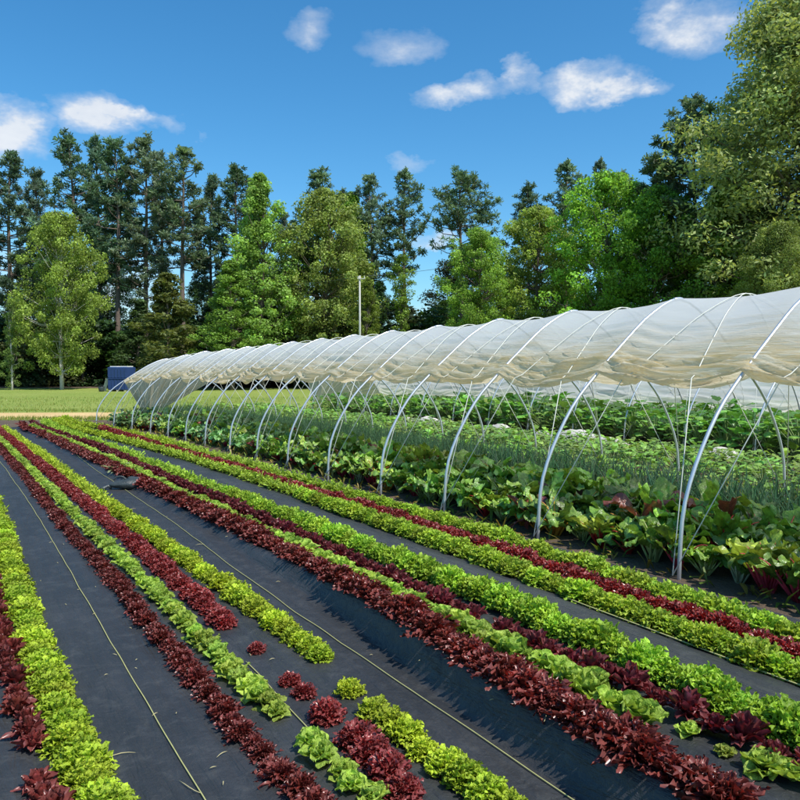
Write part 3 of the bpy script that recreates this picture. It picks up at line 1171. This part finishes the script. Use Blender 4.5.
b = MB()
for i in range(5200):
    z_ = rng.random()
    if z_ < .4:
        r = rng.uniform(2, 24)
        p = rng.uniform(7.4, 9.0) + p1(r) - 4.78
    elif z_ < .75:
        r = rng.uniform(3, 26)
        p = rng.uniform(8.6, 12.4) + p1(min(r, 22)) - 4.78
    elif z_ < .79:
        r = rng.uniform(1, 22)
        p = rng.uniform(4.75, 4.95) + p1(r) - 4.78
    else:
        r = rng.uniform(2, 23)
        p = rng.uniform(5.9, 7.4) + p1(r) - 4.78
    X, Y = XY(p, r)
    t = rng.random()
    c = (.75, .62, .4) if t < .4 else ((1.5, 1.05, .8) if t < .6 else (.5, .75, .4))
    for q in range(3):
        leaf(b, (X + rng.uniform(-.04, .04), Y + rng.uniform(-.04, .04), .0), rng.uniform(0, 6.28), rng.uniform(.08, .22), rng.uniform(.006, .02), math.radians(rng.uniform(30, 85)), math.radians(rng.uniform(-20, 60)), .004, 1, .1, 2, 1, 1)
        k = 6
        b.c[-k:] = [c] * k
tag(link('weeds', b.mesh('weeds', M_crop), None, (.26, .27, .08)), 'dry yellow green weeds between the vegetable rows', 'weeds', kind='stuff')

# grass at the ends of beds and along the track
b = MB()
for i in range(9000):
    X = rng.uniform(-22, -5)
    t = rng.random()
    Y = rng.gauss(23.4, .35) if t < .5 else (rng.gauss(27.6, .5) if t < .7 else rng.uniform(27.5, 40))
    a = rng.uniform(0, 6.28)
    h = rng.uniform(.04, .12)
    w = .012
    b.add([(X - w * math.cos(a), Y - w * math.sin(a), -.01), (X + w * math.cos(a), Y + w * math.sin(a), -.01), (X + rng.uniform(-.04, .04), Y + rng.uniform(-.04, .04), h)], [(0, 1, 2)], (rng.uniform(.7, 1.4), rng.uniform(.8, 1.1), .8))
tag(link('grass', b.mesh('grass', M_crop), None, (.2, .27, .05)), 'short rough grass along the sandy track', 'grass', kind='stuff')

# ------------------------------------------------------------------ row cover cloths
def cloth(r0, r1, pc, w, hgt, seed):
    b = MB()
    rows = []
    n = int((r1 - r0) / .06)
    for j in range(n + 1):
        t = j / n
        r = r0 + (r1 - r0) * t
        ww = w * (.35 + .65 * math.sin(PI * t) ** .5) * (1 + .3 * nz(r * 2, seed))
        row = []
        for i in range(15):
            q = -1 + 2 * i / 14
            p = pc + .1 * nz(r * 1.1, seed + 5) + q * ww
            X, Y = XY(p, r)
            z = .02 + (1 - q * q) * hgt * (.75 + .8 * nz(r * 1.3, seed + 1)) * math.sin(PI * t) ** .4 + .045 * abs(nz(p * 9, r * 6, seed))
            row.append((X, Y, max(z, .012)))
        rows.append(row)
    b.grid(rows)
    return b


for i, (r0, r1, lab) in enumerate([(4.3, 6.6, 'white row cover cloth bunched on the soil at the right, nearest its tunnel leg'),
                                   (8.0, 8.9, 'short white row cover cloth bunched by a hoop leg right of centre'),
                                   (10.6, 13.4, 'longest white row cover cloth rumpled along the squash plants'),
                                   (13.9, 15.2, 'white row cover cloth rumpled left of the longest one'),
                                   (16.6, 18.8, 'white row cover cloth farthest off beside the bean rows')]):
    o = link('row_cover_cloth', cloth(r0, r1, 11.75 + p2((r0 + r1) / 2) - 12.35, .28, .25, i * 11 + 1).mesh('cloth', M_cloth))
    tag(o, lab, 'row cover', 'white row cover cloths rumpled beside the second tunnel')

# ------------------------------------------------------------------ blue bin, board, utility pole
def boxm(b, c, s, bev=0.0):
    x, y, z = c
    a, d, e = s[0] / 2, s[1] / 2, s[2] / 2
    if bev:
        pts = []
        for zz, k in ((-e, bev), (-e + bev, 0), (e - bev, 0), (e, bev)):
            ax, dy = a - k, d - k
            pts.append([(x - ax, y - dy, z + zz), (x + ax, y - dy, z + zz), (x + ax, y + dy, z + zz), (x - ax, y + dy, z + zz)])
        o = len(b.v)
        b.grid(pts, closed=True)
        b.f.append((o + 3, o + 2, o + 1, o))
        b.f.append((o + 12, o + 13, o + 14, o + 15))
        b.m.extend([0, 0])
    else:
        v = [(x + i * a, y + j * d, z + k * e) for k in (-1, 1) for i, j in ((-1, -1), (1, -1), (1, 1), (-1, 1))]
        b.add(v, [(3, 2, 1, 0), (4, 5, 6, 7), (0, 1, 5, 4), (1, 2, 6, 5), (2, 3, 7, 6), (3, 0, 4, 7)])


X, Y = ground(122, 391)
bin_ = empty('storage_bin', (X, Y, -.01), math.radians(-12), 'tall blue ribbed plastic bin with white lids standing on the lawn behind the tunnel', 'bin')
b = MB()
boxm(b, (0, 0, .45), (1.35, 1.1, .72), .03)
boxm(b, (0, 0, 1.22), (1.35, 1.1, .72), .03)
boxm(b, (0, 0, .84), (1.42, 1.17, .05))
link('body', b.mesh('body', M_blue, False), bin_)
for k in range(6):
    b = MB()
    for zc in (.45, 1.22):
        boxm(b, (-.6 + .24 * k, -.565, zc), (.05, .04, .62))
    link('rib', b.mesh('rib', M_blue, False), bin_)
for xx in (-.38, .38):
    b = MB()
    boxm(b, (xx, 0, 1.62), (.5, .7, .07), .015)
    link('lid', b.mesh('lid', M_white, False), bin_)
b = MB()
for xx in (-.55, 0, .55):
    boxm(b, (xx, 0, .045), (.12, 1.1, .09))
link('pallet_foot', b.mesh('pallet_foot', M_board, False), bin_)

X, Y = ground(104, 391)
b = MB()
boxm(b, (0, 0, .42), (.22, .05, .84), .01)
o = link('board', b.mesh('board', M_board, False))
o.location = (X, Y, .0)
o.rotation_euler = (-.2, .25, .2)
tag(o, 'narrow beige board leaning on end beside the blue bin', 'board')
X, Y = ground(101.5, 391.5)
b = MB()
b.tube([(0, 0, 0), (0, 0, .06), (0, 0, .3), (0, 0, .32)], [.14, .17, .2, .19], 14)
b.tube([(.2 * math.cos(t), 0, .3 + .12 * math.sin(t)) for t in [PI * k / 8 for k in range(9)]], .01, 5)
o = link('bucket', b.mesh('bucket', M_black))
o.location = (X, Y, -.01)
tag(o, 'small black bucket on the lawn at the foot of the beige board', 'bucket')

D = 48.0
up = empty('utility_pole', ((360 - 400) / 750 * D, D, -.01), 0, 'thin pale utility pole rising behind the tunnel ridge left of centre', 'utility pole')
b = MB()
b.tube([(0, 0, 0), (0, 0, 4), (0, 0, 7.4)], [.085, .07, .055], 10)
link('pole', b.mesh('pole', M_pole), up)
b = MB()
boxm(b, (.1, -.08, 7.2), (.5, .05, .05))
link('crossarm', b.mesh('crossarm', M_pole, False), up)
for xx in (-.1, .3):
    b = MB()
    b.tube([(xx, -.08, 7.22), (xx, -.08, 7.28), (xx, -.08, 7.34)], [.02, .035, .02], 8)
    link('insulator', b.mesh('insulator', M_white), up)
b = MB()
ux, uy = up.location.x, up.location.y
pts = []
for k in range(31):
    t = k / 30
    pts.append((ux - .1 - 9.5 * t, uy - .1 + 9 * t, 7.34 + .5 * t - 1.0 * 4 * t * (1 - t) * .3))
b.tube(pts, .012, 4)
pts = []
for k in range(31):
    t = k / 30
    pts.append((ux + .3 + 16 * t, uy - .1 + 12 * t, 7.34 + 4.5 * t - 4 * t * (1 - t) * .5))
b.tube(pts, .012, 4)
tag(link('power_line', b.mesh('power_line', M_black)), 'thin dark wire slung from the utility pole into the trees', 'wire')


# ------------------------------------------------------------------ trees
def rdir():
    while True:
        v = Vector((rng.uniform(-1, 1), rng.uniform(-1, 1), rng.uniform(-1, 1)))
        if .05 < v.length < 1:
            return v.normalized()


def leaf_cards(b, centre, rad, n, size, tone, flat=1.0, elong=1.0, sink=.35):
    for _ in range(n):
        d = rdir()
        q = rad * (sink + (1 - sink) * rng.random() ** .6)
        c = Vector((centre[0] + d.x * q, centre[1] + d.y * q, centre[2] + d.z * q * flat))
        nrm = (rdir() + d * .7 + Vector((0, 0, .5))).normalized()
        a = nrm.orthogonal().normalized()
        a.rotate(Matrix.Rotation(rng.uniform(0, 6.28), 3, nrm))
        e = nrm.cross(a)
        s = size * rng.uniform(.6, 1.3)
        a *= s * elong
        e *= s / elong * .7
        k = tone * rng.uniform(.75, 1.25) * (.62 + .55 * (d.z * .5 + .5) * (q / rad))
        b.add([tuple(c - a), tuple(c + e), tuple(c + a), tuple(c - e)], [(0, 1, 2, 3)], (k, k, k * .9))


def trunk_path(H, wob):
    a = rng.uniform(0, 6.28)
    return [(wob * H * .02 * math.sin(t * 5 + a) * t, wob * H * .02 * math.cos(t * 4 + a) * t, H * t) for t in [i / 10 for i in range(11)]]


def pine_tree(H, base_t, width, dens=1.0):
    """unit made at real size: crown MB, trunk MB"""
    cr, tr = MB(), MB()
    path = trunk_path(H * .97, .5)
    tr.tube([(x, y, z if z else -.3) for x, y, z in path], [.24 * (1 - .86 * i / 10) * H / 20 for i in range(11)], 8)

    def at(t):
        i = min(9, int(t * 10))
        f = t * 10 - i
        a, c = path[i], path[i + 1]
        return Vector((a[0] + (c[0] - a[0]) * f, a[1] + (c[1] - a[1]) * f, a[2] + (c[2] - a[2]) * f))

    nb = int(84 * dens)
    for i in range(nb):
        t = base_t + (1 - base_t) * ((i + rng.random()) / nb)
        k = (t - base_t) / (1 - base_t)
        env = width * (.45 + .75 * math.sin(PI * min(1, k * .75 + .18))) * (1 - .70 * k ** 3)
        L = env * rng.uniform(.45, 1.15)
        if rng.random() < .12:
            continue
        az = rng.uniform(0, 6.28)
        el = math.radians(rng.uniform(5, 45) + 20 * k - 12 * (1 - k))
        s = at(t)
        e = s + Vector((math.cos(az) * math.cos(el), math.sin(az) * math.cos(el), math.sin(el))) * L
        m = (s + e) / 2 + Vector((0, 0, -.12 * L))
        tr.tube([tuple(s), tuple(m), tuple(e)], [.055 * H / 20, .035 * H / 20, .015], 4, cap=False)
        nc = max(2, int(L * 2.5))
        for q in range(nc):
            f = .35 + .65 * (q + 1) / nc
            c = s.lerp(e, f) + Vector((rng.uniform(-.35, .35), rng.uniform(-.35, .35), rng.uniform(-.1, .35)))
            tone = rng.uniform(.7, 1.25)
            rr = rng.uniform(.28, .5)
            # needle tufts: long thin cards radiating upward/outward
            for _ in range(int(40 * dens)):
                d = (rdir() + Vector((0, 0, .15)) + (e - s).normalized() * .25).normalized()
                sd = d.orthogonal().normalized()
                sd.rotate(Matrix.Rotation(rng.uniform(0, 6.28), 3, d))
                sd *= rng.uniform(.026, .045)
                o_ = c + rdir() * rr * .35
                tipp = o_ + d * rr * rng.uniform(.45, .95)
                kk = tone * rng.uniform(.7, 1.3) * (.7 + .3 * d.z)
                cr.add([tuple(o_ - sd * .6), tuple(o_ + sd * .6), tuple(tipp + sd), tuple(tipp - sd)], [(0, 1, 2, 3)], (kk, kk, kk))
    # leader
    top = at(.99)
    for _ in range(60):
        d = (rdir() + Vector((0, 0, .8))).normalized()
        sd = d.orthogonal().normalized() * .05
        cr.add([tuple(top - sd), tuple(top + sd), tuple(top + d * .6 + sd), tuple(top + d * .6 - sd)], [(0, 1, 2, 3)], (1, 1, 1))
    return cr, tr


def leafy_tree(H, R, base_t, shape, nclump, crad, nleaf, lsize, elong=1.0, open_=.0):
    cr, tr = MB(), MB()
    path = trunk_path(H * .92, 1)
    tr.tube([(x, y, z if z else -.3) for x, y, z in path], [.26 * (1 - .85 * i / 10) * H / 16 for i in range(11)], 8)

    def env(k):
        if shape == 'cone':
            return R * (1 - k) ** .75 * (.55 + .45 * min(1, k * 5)) + .15
        if shape == 'round':
            return R * math.sqrt(max(0.02, 1 - (2 * k - .9) ** 2 / 1.25)) 
        if shape == 'column':
            return R * (.75 + .25 * math.sin(k * 9)) * (1 - k ** 4 * .8)
        return R * math.sin(PI * min(1, k * .72 + .2)) ** .7

    ph = rng.uniform(0, 6)
    for i in range(nclump):
        k = (i + rng.random()) / nclump
        k = k ** .9
        if rng.random() < open_:
            continue
        az = rng.uniform(0, 6.28)
        e = env(k) * (1 + .42 * math.sin(az * 3 + ph + k * 9) * math.sin(k * 14 + ph))
        q = e * (rng.random() ** .45)
        z = H * (base_t + (1 - base_t) * k)
        c = Vector((math.cos(az) * q, math.sin(az) * q, z - .12 * q))
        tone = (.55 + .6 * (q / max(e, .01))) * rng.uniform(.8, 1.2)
        cra = crad * rng.uniform(.65, 1.25) * (.6 + .4 * min(1, e / R * 1.4))
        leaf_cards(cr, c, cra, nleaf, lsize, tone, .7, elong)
        if i % 3 == 0 and k < .92:
            ti = min(9, int(z / (H * .92) * 10 * .85))
            s = Vector(path[ti])
            if s.z > H * base_t * .6:
                m = s.lerp(c, .5) + Vector((0, 0, -.1 * (c - s).length))
                tr.tube([tuple(s), tuple(m), tuple(c)], [.06 * H / 16, .04 * H / 16, .015], 4, cap=False)
    return cr, tr


PINES = [pine_tree(20, .30, 2.5), pine_tree(20, .42, 2.2), pine_tree(20, .22, 2.7), pine_tree(20, .5, 2.0, .9), pine_tree(20, .36, 2.4), pine_tree(20, .62, 2.6, .75), pine_tree(20, .22, 3.7, 1.45)]
PINEM = [(c.mesh('pine_crown', M_needle), t.mesh('pine_trunk', M_bark)) for c, t in PINES]
LT = {
    'cone': [leafy_tree(16, 3.6, .10, 'cone', 230, .72, 130, .092) for _ in range(3)],
    'round': [leafy_tree(16, 4.6, .12, 'round', 290, .88, 155, .10) for _ in range(3)],
    'slim': [leafy_tree(16, 2.0, .06, 'column', 120, .75, 80, .11, open_=.15) for _ in range(2)],
    'willow': [leafy_tree(20, 5.5, .05, 'egg', 600, 1.2, 200, .095, 1.3) for _ in range(2)],
    'shrub': [leafy_tree(6, 2.6, .0, 'round', 60, .8, 80, .14) for _ in range(3)],
    'cedar': [leafy_tree(9, 2.1, .0, 'cone', 110, .55, 75, .11, 1.4) for _ in range(2)],
}
LM = {k: [(c.mesh(k + '_crown', M_tree), t.mesh(k + '_trunk', M_bark)) for c, t in v] for k, v in LT.items()}
HB = {'cone': 16, 'round': 16, 'slim': 16, 'willow': 20, 'shrub': 6, 'cedar': 9}


def put_tree(name, meshes, baseH, x, ytop, d, col, label, cat, group, wide=1.0, bark=(1, 1, 1), ybase=None):
    X = (x - 400) / FOC * d
    H = CAM_H + (366 - ytop) * d / FOC
    s = H / baseH
    root = empty(name, (X, d, -.01), rng.uniform(0, 6.28), label, cat, group)
    root.scale = (s * wide, s * wide, s)
    link('crown', meshes[0], root, tuple(c * rng.uniform(.92, 1.08) for c in col))
    link('trunk', meshes[1], root, bark)
    return root


PC = (.215, .32, .18)
pines = [
    (-28, 165, 60, 0, 1.1, 'tall pine just outside the left edge of the wood'),
    (14, 153, 62, 0, 1.25, 'tall pine at the left end of the wood under the white cloud'),
    (42, 172, 66, 4, 1.0, 'shorter pine second from the left end, behind the lime green tree'),
    (76, 137, 62, 0, 1.15, 'tallest leftmost pine of the tight group left of centre'),
    (101, 138, 66, 1, .95, 'narrow pine second in the tight tall group'),
    (119, 140, 62, 1, 1.1, 'dense topped pine with twin dark stems in the tall group'),
    (147, 139, 62, 4, 1.1, 'broad pine above the brownish cedar'),
    (164, 152, 67, 3, .95, 'thin pine squeezed right of the broad one'),
    (184, 148, 61, 3, 1.25, 'pine with a long bare lower trunk right of the cedar'),
    (213, 175, 66, 1, .95, 'shorter pine left of the bright green poplar'),
    (240, 168, 64, 4, 1.25, 'pine directly behind the bright green poplar'),
    (256, 178, 70, 3, .8, 'slender pine tip right behind the bright green poplar'),
    (285, 215, 74, 4, .9, 'small distant pine in the sky gap near centre left'),
    (318, 172, 60, 0, 1.35, 'broad bushy pine behind the olive tree'),
    (345, 190, 68, 1, 1.0, 'pine tucked behind the right shoulder of the olive tree'),
    (372, 175, 62, 3, 1.15, 'open crowned pine right of the olive tree'),
    (405, 170, 62, 3, 1.1, 'tall open pine beside the sky gap, ivy on its trunk'),
    (461, 172, 58, 5, 1.25, 'sparse pine with high clumps standing apart in the sky gap'),
    (527, 186, 66, 4, 1.1, 'dark pine left of the three pine tops at the centre right'),
    (565, 162, 64, 3, 1.2, 'tallest pine top behind the rounded green tree'),
    (598, 160, 68, 3, .8, 'narrow pine top right behind the rounded green tree'),
    (622, 172, 70, 1, .9, 'low pine top left of the dark broad pine'),
    (640, 185, 66, 4, .9, 'pine hidden low behind the dark broad pine'),
    (692, 101, 48, 6, 1.15, 'dark broad pine beside the pale giant tree'),
    (724, 130, 56, 0, 1.2, 'pine squeezed against the pale giant tree'),
]
for x, yt, d, v, w, lab in pines:
    put_tree('pine_tree', PINEM[v], 20, x, yt, d, PC if d < 66 else (.20, .30, .19), lab, 'pine', 'pines of the wood beyond the lawn', w)
LIME = (.38, .52, .09)
BRT = (.36, .56, .09)
MID = (.25, .43, .08)
OLV = (.30, .37, .09)
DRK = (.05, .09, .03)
leafy = [
    ('round', 62, 215, 53, LIME, .78, 'wide lime green tree with a white trunk on the lawn edge', 'pale'),
    ('slim', 12, 300, 52, (.22,.34,.08), .8, 'small thin birch at the left edge of the lawn', 'pale'),
    ('cone', 262, 178, 54, (.33, .47, .11), 1.0, 'tall pointed bright green poplar left of centre', None),
    ('cone', 232, 262, 52, MID, 1.45, 'mid green tree at the left foot of the pointed poplar', None),
    ('slim', 296, 245, 57, (.22,.36,.08), 1.3, 'slim light green tree right of the pointed poplar', None),
    ('round', 326, 194, 56, OLV, .9, 'olive brown rounded tree left of the utility pole', None),
    ('cone', 352, 196, 62, (.20, .38, .05), .9, 'light green tree top peeping over the olive tree', None),
    ('cone', 368, 280, 52, (.27, .35, .05), .9, 'small yellow green tree directly behind the utility pole', None),
    ('slim', 402, 255, 56, (.27, .36, .06), .95, 'ivy clad yellow green column at the sky gap', None),
    ('round', 478, 232, 52, BRT, .8, 'bright green ragged tree right of the sky gap', None),
    ('round', 537, 210, 54, (.34, .52, .10), .85, 'rounded yellow green tree left of the big round green one', None),
    ('round', 605, 178, 50, (.34, .56, .08), .95, 'big round vivid green tree at the centre right', None),
    ('round', 655, 192, 47, (.18, .34, .05), .9, 'mid green tree in the shade of the dark broad pine', None),
    ('cone', 725, 175, 44, (.28, .48, .07), 1.1, 'green tree under the left side of the pale giant', None),
    ('willow', 815, -10, 42, (.46, .59, .22), 1.1, 'pale giant tree filling the right edge', None),
    ('willow', 778, 225, 38, (.34, .44, .13), .8, 'darker green lower tree beneath the pale giant', None),
    ('willow', 880, 20, 46, (.38, .43, .14), 1.0, 'pale tall tree outside the right edge', None),
    ('round', 455, 330, 60, BRT, 1.5, 'low bright green tree at the bottom of the sky gap', None),
]
for kind, x, yt, d, col, w, lab, bk in leafy:
    ms = rng.choice(LM[kind])
    if bk == 'pale':
        t2 = ms[1].copy()
        t2.materials.clear()
        t2.materials.append(M_palebark)
        ms = (ms[0], t2)
    put_tree({'cone': 'poplar_tree', 'slim': 'slim_tree', 'round': 'broadleaf_tree', 'willow': 'broadleaf_tree'}[kind], ms, HB[kind], x, yt, d, col, lab, 'tree', 'leafy trees along the lawn', w)
put_tree('cedar_tree', LM['cedar'][0], 9, 168, 275, 52, (.18, .20, .06), 'brownish green cedar at the edge of the wood left of centre', 'cedar', None, 1.5)
put_tree('cedar_tree', LM['cedar'][1], 9, 140, 300, 56, (.09, .13, .05), 'dark cedar left of the brownish one', 'cedar', None, 1.4)

# dark understory
und = []
for i in range(44):
    x = -50 + i * 20 + rng.uniform(-8, 8)
    d = rng.uniform(57, 72)
    yt = rng.uniform(300, 345)
    if 425 < x < 450:
        yt = 335
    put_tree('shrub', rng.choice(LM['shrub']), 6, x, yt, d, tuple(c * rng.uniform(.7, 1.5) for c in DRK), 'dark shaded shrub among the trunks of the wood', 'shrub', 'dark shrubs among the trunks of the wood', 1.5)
for i in range(26):
    x = -60 + i * 36 + rng.uniform(-12, 12)
    if 410 < x < 455:
        continue
    d = rng.uniform(76, 92)
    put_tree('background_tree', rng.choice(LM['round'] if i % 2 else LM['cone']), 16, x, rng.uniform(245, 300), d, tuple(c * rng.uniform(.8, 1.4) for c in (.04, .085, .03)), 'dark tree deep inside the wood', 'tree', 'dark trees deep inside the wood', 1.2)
ff = sheet('forest_floor', -90, 90, 56, 130, -.004, M_soil, 4, 4)
tag(ff, kind='structure')

# ------------------------------------------------------------------ camera, light, sky
cam = bpy.data.cameras.new('camera')
cam.sensor_width = 36
cam.lens = 36 * FOC / 800
cam.clip_end = 3000
cam.clip_start = .05
co = bpy.data.objects.new('camera', cam)
C.objects.link(co)
co.location = (0, 0, CAM_H)
co.rotation_euler = (PI / 2 - PITCH, 0, 0)
sc.camera = co

SUN_EL = math.radians(56)
SUN_AZ = math.radians(131)      # clockwise from straight ahead: from the right, slightly behind
sd = Vector((math.sin(SUN_AZ) * math.cos(SUN_EL), math.cos(SUN_AZ) * math.cos(SUN_EL), math.sin(SUN_EL)))
sl = bpy.data.lights.new('sun', 'SUN')
sl.energy = 5.0
sl.angle = math.radians(.53)
sl.color = (1, .955, .88)
so = bpy.data.objects.new('sun', sl)
C.objects.link(so)
so.rotation_euler = sd.to_track_quat('Z', 'Y').to_euler()

w = bpy.data.worlds.new('World')
sc.world = w
w.use_nodes = True
nt = w.node_tree
for n in list(nt.nodes):
    nt.nodes.remove(n)
out = N(nt, 'ShaderNodeOutputWorld')
bg = N(nt, 'ShaderNodeBackground')
sky = N(nt, 'ShaderNodeTexSky', sky_type='NISHITA')
sky.sun_disc = False
sky.sun_elevation = SUN_EL
sky.sun_rotation = SUN_AZ
sky.altitude = 200
sky.air_density = 1.0
sky.dust_density = 1.0
sky.ozone_density = 2.5
hs = N(nt, 'ShaderNodeHueSaturation')
hs.inputs['Saturation'].default_value = 1.2
hs.inputs['Value'].default_value = 1.1
skc = mixc(nt, 1.0, sky.outputs[0], (.80, 1.02, 1.08), 'MULTIPLY')
nt.links.new(skc, hs.inputs['Color'])
# clouds: blobs in azimuth / elevation, broken up by noise
tc = N(nt, 'ShaderNodeTexCoord')
sp = N(nt, 'ShaderNodeSeparateXYZ')
nt.links.new(tc.outputs['Generated'], sp.inputs[0])


def M_(op, a, b_=None, c_=None):
    n = N(nt, 'ShaderNodeMath', operation=op)
    for i, v in enumerate((a, b_, c_)):
        if v is None:
            continue
        if hasattr(v, 'is_output'):
            nt.links.new(v, n.inputs[i])
        else:
            n.inputs[i].default_value = v
    return n.outputs[0]


az = M_('ARCTAN2', sp.outputs[0], sp.outputs[1])
el = M_('ARCSINE', sp.outputs[2])
wn = N(nt, 'ShaderNodeTexNoise')
wn.inputs['Scale'].default_value = 11
wn.inputs['Detail'].default_value = 5
wn.inputs['Roughness'].default_value = .62
mp = N(nt, 'ShaderNodeMapping')
mp.inputs['Scale'].default_value = (1, 1, 1.7)
nt.links.new(tc.outputs['Generated'], mp.inputs[0])
nt.links.new(mp.outputs[0], wn.inputs['Vector'])
ws = N(nt, 'ShaderNodeSeparateColor')
nt.links.new(wn.outputs['Color'], ws.inputs[0])
comb = N(nt, 'ShaderNodeCombineXYZ')
nt.links.new(M_('MULTIPLY_ADD', ws.outputs[0], .13, M_('SUBTRACT', az, .065)), comb.inputs[0])
nt.links.new(M_('MULTIPLY_ADD', ws.outputs[1], .07, M_('SUBTRACT', el, .035)), comb.inputs[1])
clouds = [  # x, y, rx, ry (photo px), amount
    (100, 118, 66, 26, 1.15), (8, 128, 42, 34, 1.1), (150, 122, 40, 12, .5), (186, 128, 20, 14, .35), (302, 30, 34, 24, .62), (398, 44, 48, 18, .5),
    (464, 94, 56, 15, .75), (523, 74, 24, 20, .8), (590, 84, 62, 22, .85), (635, 88, 40, 12, .6), (697, 25, 58, 28, .85), (664, 4, 26, 12, .5),
    (415, 160, 22, 10, .4), (435, 238, 26, 14, 1.0), (90, 290, 130, 50, .8), (290, 300, 60, 40, .7), (440, 330, 60, 26, .6)]
dens = None
for (x, y, rx, ry, am) in clouds:
    a = (x - 400) / FOC
    b_ = (400 - y) / FOC
    d = Vector((a, math.cos(PITCH) + b_ * math.sin(PITCH), b_ * math.cos(PITCH) - math.sin(PITCH))).normalized()
    A, E_ = math.atan2(d.x, d.y), math.asin(d.z)
    kx = (rx / FOC) * math.cos(math.atan(a)) ** 2
    ky = (ry / FOC) * math.cos(math.atan(a))
    vm = N(nt, 'ShaderNodeVectorMath', operation='MULTIPLY_ADD')
    nt.links.new(comb.outputs[0], vm.inputs[0])
    vm.inputs[1].default_value = (1 / kx, 1 / ky, 0)
    vm.inputs[2].default_value = (-A / kx, -E_ / ky, 0)
    vd = N(nt, 'ShaderNodeVectorMath', operation='DOT_PRODUCT')
    nt.links.new(vm.outputs[0], vd.inputs[0])
    nt.links.new(vm.outputs[0], vd.inputs[1])
    g = M_('MAXIMUM', M_('MULTIPLY_ADD', vd.outputs['Value'], -am, am), 0.0)
    dens = g if dens is None else M_('ADD', dens, g)
dd = M_('MULTIPLY', dens, M_('MULTIPLY_ADD', ws.outputs[2], 3.2, -.65))
cf = ramp(nt, dd, [(.10, 0.0), (.55, .28), (1.4, .85)])
shade = ramp(nt, ws.outputs[2], [(.35, (5.0, 5.3, 5.8)), (.6, (6.2, 6.3, 6.4))])
cc = mixc(nt, cf, hs.outputs[0], shade)
nt.links.new(cc, bg.inputs[0])
bg.inputs[1].default_value = .15
nt.links.new(bg.outputs[0], out.inputs[0])
w.cycles.sampling_method = 'MANUAL'
w.cycles.sample_map_resolution = 256

sc.view_settings.view_transform = 'Standard'
sc.view_settings.look = 'None'
sc.view_settings.exposure = 0
sc.cycles.max_bounces = 4
sc.cycles.diffuse_bounces = 2
sc.cycles.glossy_bounces = 2
sc.cycles.transmission_bounces = 3
sc.cycles.transparent_max_bounces = 8
sc.cycles.use_denoising = True
